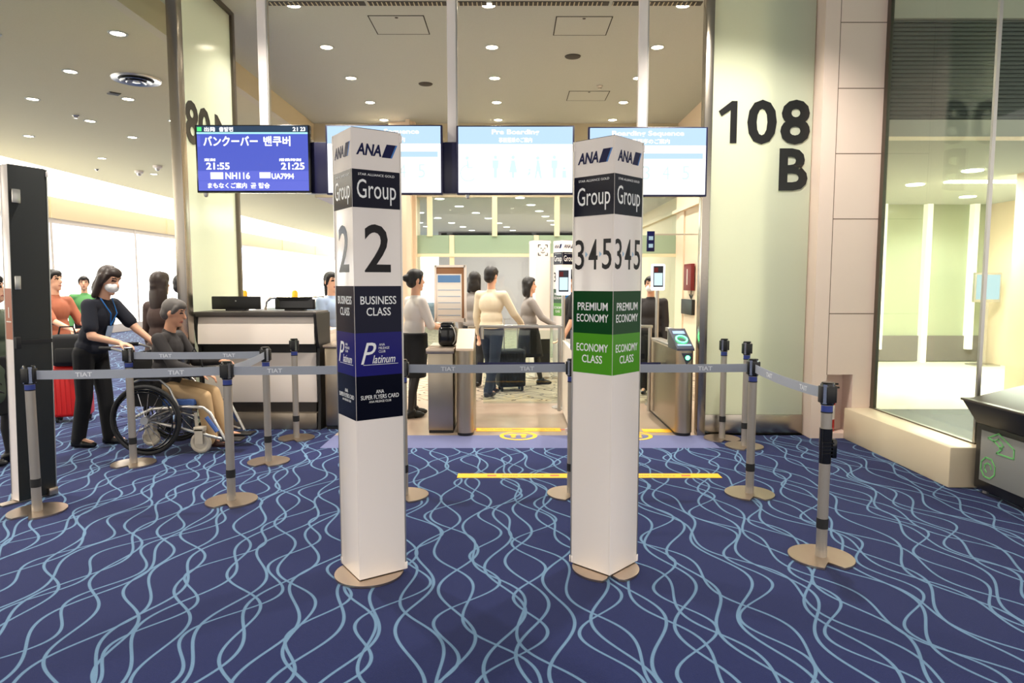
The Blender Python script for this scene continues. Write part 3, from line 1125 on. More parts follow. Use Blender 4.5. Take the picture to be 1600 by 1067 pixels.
def sign_pillar(loc, rz, label, kind, s=.25, H=2.26, zs=None, near=True, group=None, black_right=False, sl=None):
    sl = sl or s
    t = thing('sign_pillar', label, 'sign', loc, rz, group)
    c = .085
    q = MB()
    n = 48
    pts = []
    for i in range(n):
        a = 2 * math.pi * i / n
        r = .175
        da = abs((a - R(228) + math.pi) % (2 * math.pi) - math.pi)
        if kind != '2':
            r = .175 if da > .24 else (.1 if da < .1 else .1 + (da - .1) / .14 * .075)
        pts.append((c + r * math.cos(a), c + r * math.sin(a)))
    if not black_right:
        q.prism(pts, .001, .012); q.build('base', 'champagne plate', t)
        q = MB(); q.lathe([(.028, .012), (.028, H - .1)], (c, c, 0), 16); q.build('inner_post', 'post grey', t)
    z0 = .016
    q = MB()
    q.box(0, s, 0, .008, z0, H, .0015)
    rp = q.build('sign_panel', 'dark panel' if black_right else 'white vinyl', t)
    q = MB(); q.box(0, .008, .008, sl, z0, H, .0015)
    lp = q.build('sign_panel', 'white vinyl', t)
    q = MB()
    q.box(.006, s - .004, .0082, .014, z0 - .004, H + .004); q.box(.0082, .014, .014, sl - .004, z0 - .004, H + .004)
    q.box(.014, c, c - .01, c + .01, H - .14, H - .12); q.box(c - .01, c + .01, .014, c, .3, .32)
    q.build('backing', 'black', t)
    q = MB()
    q.box(s - .001, s + .006, -.002, .016, z0, H); q.box(-.002, .016, sl - .001, sl + .006, z0, H)
    q.build('edge_strip', 'alu', t)
    for (x, y) in ((s + .003, .006), (.006, sl + .003)):
        for z in (z0 + .02, H - .03):
            q = MB(); q.box(x - .008, x + .008, y - .01, y + .01, z - .018, z + .018, .002); q.build('clip', 'white vinyl', t)
    if kind == 'blank':
        return t, rp, lp
    MR = lambda z, d=.0012: frame((s / 2, -d, z), (1, 0, 0), (0, 0, 1))
    ML = lambda z, d=.0012: frame((-d, sl / 2, z), (0, -1, 0), (0, 0, 1))
    Z = zs
    for side, Mf, pan in (('r', MR, rp), ('l', ML, lp)):
        W = s * .94

        def band(name, mtl, za, zb2):
            q = MB()
            if side == 'r':
                q.box(.0015, s - .003, -.0012, 0, zb2, za)
            else:
                q.box(-.0012, 0, .0015, sl - .003, zb2, za)
            return q.build(name, mtl, pan)
        # word mark
        q, qs = MB(), MB()
        ana_logo(q, Mf((Z['top'] + Z['navy']) / 2 + .0, .0004), W * .88, .056, qs)
        q.build('lettering', 'print navy', pan)
        qs.build('emblem', ['print navy', 'print blue'], pan)
        b = band('navy_band', 'navy vinyl', Z['navy'], Z['blank'])
        q = MB()
        q.text('Group', Mf(Z['navy'] * .42 + Z['blank'] * .58, .0014), .118, W * .86, off=.0, depth=.0008)
        q.text('STAR ALLIANCE GOLD', Mf(Z['navy'] - .022, .0014), .011, W * .8, depth=.0006)
        q.build('lettering', 'print white', pan)
        zn = (Z['blank'] + Z['c1']) / 2
        if kind == '2':
            q = MB(); q.text('2', Mf(zn - .005, .0004), .232, W * .58, off=.012, depth=.001); q.build('lettering', 'print grey', pan)
            band('charcoal_band', 'grey navy vinyl', Z['c1'], Z['c2'])
            band('violet_band', 'violet vinyl', Z['c2'], Z['c3'])
            band('ink_band', 'ink navy vinyl', Z['c3'], Z['c4'])
            q = MB()
            zz = Z['c1'] - (Z['c1'] - Z['c2']) * .40
            q.text('BUSINESS', Mf(zz + .022, .0014), .040, W * .80, off=.008, depth=.0008)
            q.text('CLASS', Mf(zz - .034, .0014), .040, W * .54, off=.008, depth=.0008)
            zz = (Z['c2'] + Z['c3']) / 2
            q.text('P', Mf(zz, .0014) @ Matrix.Translation((-W * .24, .005, 0)), .105, W * .34, shear=.35, depth=.0008)
            q.text('latinum', Mf(zz, .0014) @ Matrix.Translation((W * .10, -.026, 0)), .040, W * .52, off=.004, shear=.35, depth=.0008)
            for k, wd in enumerate(('ANA', 'MILEAGE', 'CLUB')):
                q.text(wd, Mf(zz, .0014) @ Matrix.Translation((W * (.06 + .045 * (k == 1)), .046 - k * .017, 0)), .012, W * (.13, .24, .15)[k], depth=.0006)
            stroke(q, [(-W * .36, -.052), (W * .42, -.052)], .0022, False, Mf(zz, .0014), .0006)
            zz = (Z['c3'] + Z['c4']) / 2 + .006
            q.text('ANA', Mf(zz + .022, .0014), .018, W * .18, depth=.0006)
            q.text('SUPER FLYERS CARD', Mf(zz - .004, .0014), .021, W * .86, off=.003, depth=.0006)
            q.text('ANA MILEAGE CLUB', Mf(zz - .027, .0014), .011, W * .5, depth=.0006)
            q.build('lettering', 'print white', pan)
        else:
            q = MB()
            for k, dg in enumerate('345'):
                q.text(dg, Mf(zn - .005, .0004) @ Matrix.Translation((W * (-.36 + .36 * k), 0, 0)), .150, W * .24, off=.006, depth=.001)
            q.build('lettering', 'print grey', pan)
            q = MB()
            for k in (-.18, .19):
                q.prism([(W * k - .006, -.018), (W * k + .009, -.004), (W * k - .006, .010)], 0, .0008, Mf(zn, .0004))
            q.build('emblem', 'print pale blue', pan)
            band('dark_green_band', 'dark green vinyl', Z['c1'], Z['c2'])
            band('light_green_band', 'light green vinyl', Z['c2'], Z['c3'])
            q = MB()
            zz = (Z['c1'] + Z['c2']) / 2
            q.text('PREMIUM', Mf(zz + .029, .0014), .040, W * .80, off=.008, depth=.0008)
            q.text('ECONOMY', Mf(zz - .029, .0014), .040, W * .84, off=.008, depth=.0008)
            zz = (Z['c2'] + Z['c3']) / 2
            q.text('ECONOMY', Mf(zz + .030, .0014), .040, W * .84, off=.008, depth=.0008)
            q.text('CLASS', Mf(zz - .028, .0014), .040, W * .54, off=.008, depth=.0008)
            q.build('lettering', 'print white', pan)
    return t, rp, lp


zl = lambda y: AT(557, y, G(562, 907, .016).y).z
zr = lambda y: AT(955, y, G(952.5, 899.5, .016).y).z
p = G(562, 907, .016)
sign_pillar((p.x, p.y, 0), R(34), 'white boarding sign pillar reading Group 2 with navy business class bands', '2', H=zl(198),
            zs=dict(top=zl(198), navy=zl(263), blank=zl(323), c1=zl(447), c2=zl(521), c3=zl(589), c4=zl(658)))
p = G(952.5, 899.5, .016)
sign_pillar((p.x, p.y, 0), R(47), 'white boarding sign pillar reading Group 3 4 5 with green economy bands', '345', s=.247, H=zr(211),
            zs=dict(top=zr(211), navy=zr(270), blank=zr(334), c1=zr(455), c2=zr(523), c3=zr(587)))
# tall dark-backed sign at the far left
p0 = G(31, 787); p1 = G(88, 772)
d = p1 - p0
t, rp, lp = sign_pillar((p0.x, p0.y, 0), math.atan2(d.y, d.x), 'tall sign pillar turned edge on, black side and narrow white side, at the left', 'blank', s=d.length, H=AT(24, 256, p0.y).z, black_right=True, sl=.09)
s = d.length
q = MB(); q.box(-.0015, 0, .01, .085, 1.12, 1.46); q.build('copper_label', 'copper', lp)
q = MB(); q.text('1', frame((-.002, .045, 1.3), (0, -1, 0), (0, 0, 1)), .07, depth=.001); q.box(-.003, -.001, .02, .075, 1.235, 1.243); q.build('lettering', 'paper', lp)
for z, w in ((2.07, .05), (1.5, .035)):
    q = MB(); q.box(.012, .012 + w, -.02, 0, z - .045, z + .045, .003); q.build('clip', 'alu', rp)
q = MB(); q.box(.0, .03, -.03, 0, 1.06, 1.14, .004); q.box(.0, s, -.012, -.001, 1.09, 1.115); q.build('strap', 'rubber', rp)
q = MB(); q.box(0, .24, .015, .12, .003, .012); q.box(-.1, .0, .015, .09, .003, .012); q.box(s - .06, s, -.03, 0, .01, .06, .004); q.build('foot_bracket', 'champagne plate', t)
lean_w = Matrix.Rotation(t.rotation_euler.z, 4, 'Z')
lean_m = lean_w.inverted() @ Matrix.Rotation(R(1.5), 4, 'Y') @ lean_w
for c in t.children:                 # this sign leans a little
    if not c.name.startswith(('base', 'foot')):
        c.matrix_basis = lean_m
# two more sign pillars deep behind the gates
zz = dict(top=2.15, navy=1.97, blank=1.78, c1=1.40, c2=1.18, c3=.98)
sign_pillar((AT(878, 560, 10.6).x, 10.6, 0), R(30), 'distant white sign pillar reading Group with green bands, deep behind the gates', '345', H=2.15, zs=zz, s=.25)
t, rp, lp = sign_pillar((AT(836, 560, 10.6).x, 10.6, 0), R(20), 'distant white pillar with a face scan icon, deep behind the gates', 'blank', H=2.15, s=.25)
q = MB()
Mf = frame((.125, -.001, 2.0), (1, 0, 0), (0, 0, 1))
for sx in (-1, 1):
    for sy in (-1, 1):
        stroke(q, [(sx * .075, sy * .045), (sx * .075, sy * .08), (sx * .04, sy * .08)], .012, False, Mf)
stroke(q, [(-.03, .02), (-.03, .035)], .012, False, Mf); stroke(q, [(.03, .02), (.03, .035)], .012, False, Mf)
stroke(q, [(-.03, -.03), (0, -.042), (.03, -.03)], .01, False, Mf); stroke(q, [(.004, .02), (.004, -.012), (-.01, -.012)], .008, False, Mf)
q.build('emblem', 'print grey', rp)
q = MB(); q.box(.002, .248, -.001, 0, .1, .62); q.build('dark_band', 'black', rp)

# ------------------------------------------------------------------ overhead screens
MY = 6.6
SCR = [((304, 195), (486, 301)), ((508, 195), (692, 304)), ((713, 196), (897, 304)), ((919, 198), (1104, 307))]


def put_text(q, Mx, ox, oy, s, h, w=None, off=.0, align='c'):
    q.text(s, Mx @ Matrix.Translation((ox, oy, 0)), h, w, off=off, depth=.001)


screens = []
for i, (a, b) in enumerate(SCR):
    A, B = AT(a[0], a[1], MY), AT(b[0], b[1], MY)
    w, h = B.x - A.x, A.z - B.z
    lab = ['blue flight information screen for Vancouver, flight NH116', 'white boarding sequence screen behind the Group 2 pillar', 'white pre boarding screen with pale pictograms', 'white boarding sequence screen at the right steel post'][i]
    t = thing('display_screen', lab, 'screen', ((A.x + B.x) / 2, MY, (A.z + B.z) / 2), 0, 'overhead screens')
    q = MB(); q.box(-w / 2, w / 2, 0, .06, -h / 2, h / 2, .006)
    q.build('bezel', 'black gloss' if i == 0 else 'bezel', t)
    Mx = front(0, -.004, 0)
    iw, ih = w / 2 - .018, h / 2 - .018
    q = MB(); q.box(-iw, iw, -.003, 0, -ih, ih)
    sc = q.build('screen', 'screen blue' if i == 0 else 'screen white', t)
    X0 = lambda fx: -w / 2 + fx * w
    Y0 = lambda fy: h / 2 - fy * h

    def rect(q, fx0, fx1, fy0, fy1, z=.001):
        q.prism([(X0(fx0), Y0(fy0)), (X0(fx1), Y0(fy0)), (X0(fx1), Y0(fy1)), (X0(fx0), Y0(fy1))], 0, z, Mx)
    if i == 0:
        q = MB(); rect(q, .016, .984, .018, .11); q.build('header', 'screen teal', sc)
        q = MB(); rect(q, .016, .984, .11, .135); q.build('rule', 'screen cyan', sc)
        q = MB(); rect(q, .016, .984, .68, .82); rect(q, .016, .984, .825, .97); rect(q, .02, .045, .16, .32, .0015); q.build('footer', 'screen mid blue', sc)
        q = MB(); Mx2 = Mx @ Matrix.Translation((0, 0, .0012))
        tx = lambda s, fx0, fx1, fy0, fy1, off=0: q.text(s, Mx2 @ Matrix.Translation(((X0(fx0) + X0(fx1)) / 2, (Y0(fy0) + Y0(fy1)) / 2, 0)), Y0(fy0) - Y0(fy1), X0(fx1) - X0(fx0), off=off, depth=.001)
        tx('出発', .085, .18, .035, .098, .02); tx('출발편', .215, .335, .035, .098, .02); tx('21', .855, .90, .035, .095, .02); tx('23', .92, .965, .035, .095, .02)
        tx('バンクーバー', .075, .545, .17, .31, .03); tx('밴쿠버', .6, .83, .17, .31, .025)
        tx('21:55', .09, .295, .555, .66, .025); tx('21:25', .745, .95, .555, .66, .025)
        tx('定刻', .075, .17, .495, .535, .02); tx('搭乗時刻', .73, .92, .495, .535, .02)
        tx('NH116', .255, .47, .70, .80, .025); tx('UA7994', .66, .855, .715, .80, .025)
        tx('まもなくご案内', .10, .44, .855, .935, .02); tx('곧 탑승', .475, .64, .855, .935, .02)
        rect(q, .125, .235, .70, .80, .002); rect(q, .555, .65, .70, .785, .002)
        q.build('lettering', 'screen text', sc)
        q = MB(); rect(q, .022, .06, .035, .095, .002); q.build('icon', 'screen green', sc)
    else:
        q = MB(); rect(q, .016, .984, .02, .27); q.build('header', 'screen sky', sc)
        q = MB(); Mx2 = Mx @ Matrix.Translation((0, 0, .0012))
        tx = lambda s, fx0, fx1, fy0, fy1, off=0: q.text(s, Mx2 @ Matrix.Translation(((X0(fx0) + X0(fx1)) / 2, (Y0(fy0) + Y0(fy1)) / 2, 0)), Y0(fy0) - Y0(fy1), X0(fx1) - X0(fx0), off=off, depth=.001)
        tx('Pre Boarding' if i == 2 else 'Boarding Sequence', .30 if i == 2 else .2, .70 if i == 2 else .8, .06, .15, .02)
        tx('事前搭乗のご案内' if i == 2 else '搭乗順序のご案内', .36 if i == 2 else .32, .64 if i == 2 else .68, .175, .245, .015)
        q.build('lettering', 'screen text', sc)
        if i == 2:
            q = MB()
            Mx2 = Mx @ Matrix.Translation((0, 0, .0012))

            def blob(fx, fy, r):
                q.prism([(X0(fx) + r * math.cos(k * .524), Y0(fy) + r * math.sin(k * .524)) for k in range(12)], 0, .001, Mx2)

            def poly(*pp):
                q.prism([(X0(x_), Y0(y_)) for x_, y_ in pp], 0, .001, Mx2)
            # wheelchair user, man, woman, mother with toddler, father with small child
            blob(.09, .47, .018); poly((.085, .5), (.1, .5), (.105, .6), (.14, .6), (.14, .62), (.09, .62))
            stroke(q, [(X0(.1) + .075 * math.cos(R(k)), Y0(.69) + .075 * math.sin(R(k))) for k in range(100, 330, 20)], .012, False, Mx2, .001)
            q.build('pictogram', 'screen pale', sc); q = MB()
            for cx_, child in ((.33, 0), (.83, 0)):
                blob(cx_, .46, .018); poly((cx_ - .028, .5), (cx_ + .028, .5), (cx_ + .026, .62), (cx_ + .016, .62), (cx_ + .014, .76), (cx_ - .014, .76), (cx_ - .016, .62), (cx_ - .026, .62))
                q.build('pictogram', 'screen pale', sc); q = MB()
            blob(.48, .46, .018); poly((.465, .5), (.495, .5), (.515, .68), (.492, .68), (.49, .76), (.47, .76), (.468, .68), (.445, .68))
            q.build('pictogram', 'screen pale', sc); q = MB()
            blob(.69, .47, .018); poly((.68, .5), (.70, .5), (.715, .64), (.725, .77), (.712, .77), (.69, .66), (.675, .77), (.662, .77), (.675, .62))
            q.build('pictogram', 'screen pale', sc); q = MB()
            blob(.62, .64, .012); poly((.60, .72), (.615, .66), (.625, .66), (.63, .7), (.605, .73))
            q.build('pictogram', 'screen pale', sc); q = MB()
            blob(.915, .62, .013); poly((.9, .65), (.93, .65), (.935, .76), (.895, .76))
            q.build('pictogram', 'screen pale', sc)
        else:
            q = MB(); rect(q, .1, .96, .38, .46); q.build('rule', 'screen sky', sc)
            q = MB(); Mx2 = Mx @ Matrix.Translation((0, 0, .0012))
            for k, c in enumerate('12345'):
                tx(c, .1 + .165 * k + .03, .1 + .165 * k + .09, .56, .76, 0)
            q.build('lettering', 'screen pale', sc)
    screens.append(t)
# mounting beam behind the screens, hung from three poles
t = thing('screen_mount', 'dark mounting beam hung on three pale poles behind the screens', 'mount', (0, MY + .06, 0))
za, zb = AT(500, 222, MY + .06).z, AT(500, 302, MY + .06).z
q = MB(); q.box(AT(470, 250, MY).x, 1.7, .0, .1, zb, za, .004); q.build('beam', 'bezel', t)
for px in (410.5, 705.5, 1004.5):
    x = AT(px, 100, MY + .1).x
    q = MB(); q.box(x - .042, x + .042, .03, .09, za - .1, 4.55, .004); q.build('pole', 'white vinyl', t)
    q = MB(); q.box(x + .043, x + .055, .035, .085, za - .1, 4.55); q.build('cable_duct', 'alu', t)
for i, (px, py) in enumerate(((322, 303), (731, 306), (540, 306))):
    p = AT(px, py, MY + .03)
    q = MB(); q.ell((0, 0, -.012), (.02, .02, .02)); q.lathe([(.02, -.01), (.024, .012)], (0, 0, 0), 12); o = q.build('screen_sensor', 'alu'); o.location = p
    tag(o, ('small sensor under the blue flight screen', 'small sensor under the pre boarding screen', 'small sensor under the screen behind the Group 2 pillar')[i], 'sensor')

# ------------------------------------------------------------------ boarding gates
def gate(loc, label, w=.17, L=1.45, mtl='brushed steel', lit=True, white=False):
    t = thing('boarding_gate', label, 'gate', loc, 0, 'boarding gates')
    q = MB()
    n = 12
    r = w / 2
    pts = [(r * math.cos(math.pi + math.pi * k / n), r + r * math.sin(math.pi + math.pi * k / n)) for k in range(n + 1)] + [(r, L), (-r, L)]
    q.prism(pts, .03, .84)
    q.build('cabinet', mtl, t)
    q = MB(); q.prism([(x * .92, y * .985 + .01) for x, y in pts], .001, .03); q.build('kick_plate', 'black', t)
    q = MB()
    q.raw([(-r, .02, .84), (r, .02, .84), (r, .42, .84), (-r, .42, .84), (-r, .03, .86), (r, .03, .86), (r, .42, 1.03), (-r, .42, 1.03)],
          [(0, 3, 2, 1), (4, 5, 6, 7), (0, 1, 5, 4), (1, 2, 6, 5), (2, 3, 7, 6), (3, 0, 4, 7)])
    top = q.build('reader_head', 'reader' if lit else 'tan cap', t)
    if lit:
        sl = math.atan2(.17, .39)
        Mt = frame((0, .22, .945 + .003), (1, 0, 0), (0, math.cos(sl), math.sin(sl)))
        q = MB(); q.prism([(-r * .7, .09), (r * .7, .09), (r * .7, .15), (-r * .7, .15)], 0, .003, Mt); q.prism([(-r * .8, -.16), (r * .8, -.16), (r * .8, -.13), (-r * .8, -.13)], 0, .003, Mt); q.build('screen', 'screen sky', top)
        q = MB(); stroke(q, [(r * .62 * math.cos(R(k)), -.02 + .07 * math.sin(R(k))) for k in range(0, 360, 20)], .012, True, Mt, .003); q.build('reader_ring', 'led green', top)
        q = MB(); q.prism([(-r * .6, .06), (r * .6, .06), (r * .6, -.0), (0, -.05)], 0, .012, front(0, .0, .76)); q.build('signal_housing', 'reader', t)
        q = MB(); q.lathe([(.022, 0), (.018, .006)], (0, 0, 0), 16, M=front(.01, -.012, .775)); q.build('signal_light', 'led green', t)
    if L > 1:
        q = MB(); q.box(-r * .7, r * .7, .5, L - .05, .84, .86, .004); q.box(-.02, .02, .7, .74, .86, 1.0); q.box(-.03, .03, .66, .8, .98, 1.02, .004)
        q.build('upper_cover', 'alu', t)
    return t


gl = gate((-.462, 6.58, 0), 'stainless boarding gate with a sloped blank top left of the glass flap', L=.5, lit=False)
q = MB(); q.box(-.005, .005, .5, 1.2, .06, .86); q.build('gate_glass', 'gate glass', gl)
q = MB(); q.cyl((0, 1.23, .001), (0, 1.23, 1.0), .045, seg=16); q.box(-.05, .05, .45, 1.25, .86, .89, .005); q.build('rear_post', 'brushed steel', gl)
gr = gate((1.69, 6.58, 0), 'stainless boarding gate with green lit reader beside the right steel post')
gc = gate((.70, 6.36, 0), 'white boarding gate with lit reader behind the Group 3 4 5 pillar', w=.24, mtl='counter white')
q = MB(); q.tube([(-.14, .30, .09), (-.15, .26, .05), (-.13, .2, .03), (-.155, .3, .015), (-.17, .28, .06), (-.16, .22, .08)], .009, 6); q.build('hose', 'white vinyl', gc)
for (x0, x1, y, t, side) in ((-.37, .57, 7.75, gl, 0), (.83, 1.6, 7.75, gr, 0)):
    o = t.location
    q = MB(); q.box(x0 - o.x, x1 - o.x, y - o.y - .015, y - o.y + .015, .985, 1.02, .006); q.cyl((x0 - o.x + .03, y - o.y, .86), (x0 - o.x + .03, y - o.y, 1.0), .02); q.cyl((x1 - o.x - .03, y - o.y, .03), (x1 - o.x - .03, y - o.y, 1.0), .02); q.build('gate_rail', 'alu', t)
    q = MB(); q.box(x0 - o.x + .04, x1 - o.x - .04, y - o.y - .004, y - o.y + .004, .12, .96); q.build('gate_glass', 'gate glass', t)
    q = MB(); q.box(x0 - o.x, x1 - o.x, 7.3 - o.y - .002, 7.3 - o.y + .002, .585, .645); q.build('belt', 'belt navy', t)
# left pedestal with printer
t = thing('gate_pedestal', 'brushed steel pedestal beside the left boarding gate', 'pedestal', (-.71, 6.72, 0))
q = MB(); q.box(-.125, .125, 0, .6, .03, .80, .006); q.build('body', 'brushed steel', t)
q = MB(); q.box(-.12, .12, .01, .59, .001, .03); q.build('kick_plate', 'black', t)
q = MB(); q.box(-.14, .14, -.015, .62, .80, .855, .006); q.build('top', 'champagne plate', t)
t = thing('card_printer', 'black curved ticket printer on the steel pedestal', 'printer', (-.66, 7.0, .856))
q = MB(); q.box(-.09, .09, -.1, .12, 0, .2, .04, seg=3); q.box(-.07, .07, -.07, .1, .18, .24, .02); q.build('housing', 'black gloss', t)
q = MB(); q.tube([(.06, -.1, .02), (.085, -.11, .06), (.088, -.11, .12), (.07, -.105, .18), (.04, -.1, .215)], .006, 6); q.build('trim', 'alu', t)
# stainless cabinet right of the counter
t = thing('gate_pedestal', 'brushed steel pedestal between the counter and the Group 2 pillar', 'pedestal', (-1.79, 6.9, 0))
q = MB(); q.box(-.12, .12, 0, .7, .03, .84, .02); q.build('body', 'brushed steel', t)
q = MB(); q.box(-.11, .11, .01, .69, .001, .03); q.build('kick_plate', 'black', t)
q = MB(); q.box(-.13, .13, -.01, .71, .84, .87, .006); q.build('top', 'champagne plate', t)
# face recognition terminals
for px, py, Y, lab, sgn in ((880.5, 440, 8.1, 'white framed face recognition screen on a pole left of the Group 3 4 5 pillar', 1), (1028, 433, 8.3, 'white framed face recognition screen on a pole above the right gate', 1)):
    p = AT(px, py, Y)
    t = thing('face_terminal', lab, 'terminal', (p.x, Y, 0), 0, 'face recognition terminals')
    q = MB(); q.box(-.085, .085, -.02, .02, p.z - .16, p.z + .16, .02); q.build('housing', 'screen white', t)
    q = MB(); q.box(-.06, .06, -.024, -.02, p.z - .12, p.z + .135); q.build('screen', 'reader', t)
    q = MB(); q.box(-.05, .05, -.026, -.024, p.z - .1, p.z + .05); q.build('picture', 'screen pale', t)
    q = MB(); q.box(-.05, -.005, -.027, -.024, p.z + .06, p.z + .115); q.build('icon', 'red sign', t)
    q = MB(); q.cyl((0, .02, .01), (0, .02, p.z - .1), .022); q.lathe([(.13, .001), (.13, .012)], (0, .02, 0), 24); q.build('stand', 'alu', t)
# notice board on a stand
A, B = AT(680, 416, 8.1), AT(727, 501, 8.1)
t = thing('notice_board', 'wood framed notice board with a blue headed sheet behind the left gate', 'sign board', ((A.x + B.x) / 2, 8.1, 0))
w, z0, z1 = (B.x - A.x) / 2, B.z, A.z
q = MB(); q.box(-w, w, 0, .03, z0, z1, .004); q.build('board', 'wood', t)
q = MB(); q.box(-w - .015, -w + .012, -.012, .03, z0 - .015, z1 + .015); q.box(w - .012, w + .015, -.012, .03, z0 - .015, z1 + .015); q.box(-w, w, -.012, .03, z1 - .012, z1 + .015); q.box(-w, w, -.012, .03, z0 - .015, z0 + .03); q.build('frame', 'counter white', t)
q = MB(); q.box(-w + .015, w - .04, -.005, 0, z0 + .03, z1 - .09); pp = q.build('paper_sheet', 'paper', t)
q = MB(); q.box(-w + .03, w - .055, -.007, -.005, z1 - .19, z1 - .105)
for k in range(5):
    zk = z0 + .06 + k * .075
    q.box(-w + .03, w - .055, -.0065, -.005, zk, zk + .006)
q.build('print_block', 'paper blue', pp)
q = MB(); q.cyl((0, .04, .01), (0, .04, z1 - .05), .018); q.lathe([(.16, .001), (.16, .012)], (0, .04, 0), 24); q.build('stand', 'alu', t)

# red sign, arrow and black plate on the right wall behind the gates
t = thing('wall_sign', 'narrow red sign above a black arrow on the cream wall behind the gates', 'sign', (3.13, 12.2, 0))
q = MB(); q.box(-.015, .05, -.25, .25, 1.36, 1.83, .002); q.build('plate', 'red sign', t)
q = MB(); q.text('STAFF ONLY', frame((-.016, 0, 1.6), (0, 0, -1), (0, -1, 0)), .1, .36, depth=.001) if False else q.box(-.018, -.015, -.018, .018, 1.46, 1.74); q.build('print_block', 'paper', t)
q = MB()
Ma = frame((.06, 0, 1.285), (0, -1, 0), (0, 0, 1))
stroke(q, [(0, .07), (0, -.06)], .03, False, Ma, .004); stroke(q, [(-.1, .0), (0, -.065), (.1, .0)], .03, False, Ma, .004); q.build('arrow', 'print grey', t)
t = MB(); t.box(3.14, 3.2, 11.95, 12.7, .93, 1.2, .004)
tag(t.build('wall_plate', 'black'), 'black rectangular plate on the cream wall under the red sign', 'plate')
t = thing('hanging_sign', 'small dark blue sign high on the cream wall behind the right gate', 'sign', (AT(1017, 377, 11.0).x, 11.0, AT(1017, 377, 11.0).z))
q = MB(); q.box(-.06, .06, 0, .05, -.16, .16, .003); q.build('plate', 'print navy', t)
q = MB(); q.box(-.035, .035, -.003, 0, .02, .08); q.box(-.035, .035, -.003, 0, -.1, -.04); q.build('print_block', 'print pale blue', t)
q = MB(); q.box(.06, 3.2 - t.location.x, .015, .035, .1, .12); q.build('bracket', 'alu', t)

# floor tapes
def tape(px0, px1, py, label, hgt=.115, text=True):
    a, b = G(px0, py), G(px1, py)
    t = thing('floor_tape', label, 'floor tape', ((a.x + b.x) / 2, (a.y + b.y) / 2, 0))
    w = (b.x - a.x) / 2
    q = MB(); q.box(-w, w, -hgt / 2, hgt / 2, .0005, .003); st = q.build('strip', 'tape yellow', t)
    if text:
        q = MB(); Mx = frame((0, 0, .003), (1, 0, 0), (0, 1, 0))
        for k in (-.5, .5):
            q.text('Please wait here', Mx @ Matrix.Translation((k * w, 0, 0)), hgt * .3, .32, depth=.0004)
            q.box(k * w - .28, k * w - .21, -.018, .018, .003, .0035); q.box(k * w + .21, k * w + .28, -.018, .018, .003, .0035)
        q.build('lettering', 'tape red', st)
    return t


tape(715, 1125, 743.5, 'yellow waiting line taped across the blue carpet')
tape(744, 876, 671.5, 'yellow line on the tiles at the left gate lane', .15)
tape(1004, 1052, 673, 'short yellow line on the tiles at the right gate lane', .15, False)
for px, lab in ((810, 'yellow round footprint marker at the left gate lane'), (990, 'yellow round footprint marker half hidden by the Group 3 4 5 pillar')):
    p = G(px, 681)
    t = thing('foot_marker', lab, 'floor marker', p, 0, 'footprint markers')
    q = MB()
    n = 40
    ring = [(math.cos(2 * math.pi * k / n), math.sin(2 * math.pi * k / n)) for k in range(n)]
    q.raw([(x * .185, y * .185, .002) for x, y in ring] + [(x * .145, y * .145, .002) for x, y in ring], [(k, (k + 1) % n, n + (k + 1) % n, n + k) for k in range(n)])
    q.build('ring', 'tape yellow', t)
    q = MB()
    for sx in (-1, 1):
        c = sx * .05
        q.prism([(c + .034 * math.cos(2 * math.pi * k / 16), .035 + .05 * math.sin(2 * math.pi * k / 16)) for k in range(16)], .0015, .003)
        q.prism([(c + .026 * math.cos(2 * math.pi * k / 16), -.055 + .03 * math.sin(2 * math.pi * k / 16)) for k in range(16)], .0015, .003)
    q.build('footprint', 'tape yellow', t)

# ------------------------------------------------------------------ service counter
CX0, CX1, CY = AT(311, 600, 6.87).x, AT(497, 600, 6.87).x, 6.87
t = thing('service_counter', 'white service counter with a black recess and steel base left of the gates', 'counter', ((CX0 + CX1) / 2, CY, 0))
w = (CX1 - CX0) / 2
zc = lambda py: AT(400, py, CY).z


def panel_profile(q, pts, x0, x1):
    q.prism(pts, x0, x1, frame((0, 0, 0), (0, 1, 0), (0, 0, 1)))


q = MB(); panel_profile(q, [(-.035, zc(537)), (-.025, zc(510)), (.0, zc(495)), (.25, zc(495)), (.25, zc(537))], -w + .02, w - .02); q.build('upper_panel', 'counter white', t)
q = MB(); q.box(-w - .01, w + .01, -.05, .42, zc(495), zc(487), .006); q.build('top', 'counter dark', t)
q = MB(); q.box(-w + .03, w - .03, .07, .35, zc(552), zc(537)); q.box(-w + .02, w - .02, .0, .2, zc(540), zc(535)); q.build('recess', 'counter black', t)
q = MB(); q.box(-w + .03, w - .03, .06, .4, zc(630), zc(552), .004); q.build('lower_panel', 'counter white', t)
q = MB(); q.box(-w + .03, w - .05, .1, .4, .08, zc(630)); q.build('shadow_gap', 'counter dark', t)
q = MB(); q.box(-w + .03, w - .03, .03, .42, .002, .17, .006); q.build('base', 'stone counter base', t)
for sx in (-1, 1):
    q = MB()
    panel_profile(q, [(.45, .002), (.0, .002), (.05, zc(630)), (.03, zc(560)), (.05, zc(545)), (.0, zc(533)), (-.05, zc(500)), (-.06, zc(490)), (.45, zc(490))], sx * w - .014, sx * w + .014)
    q.build('side_panel', 'counter black', t)
q = MB(); q.box(-w + .03, w + .01, .42, .95, .95, .99, .005); q.box(w - .04, w + .01, .46, .9, .002, .95); q.build('desk', 'counter white', t)
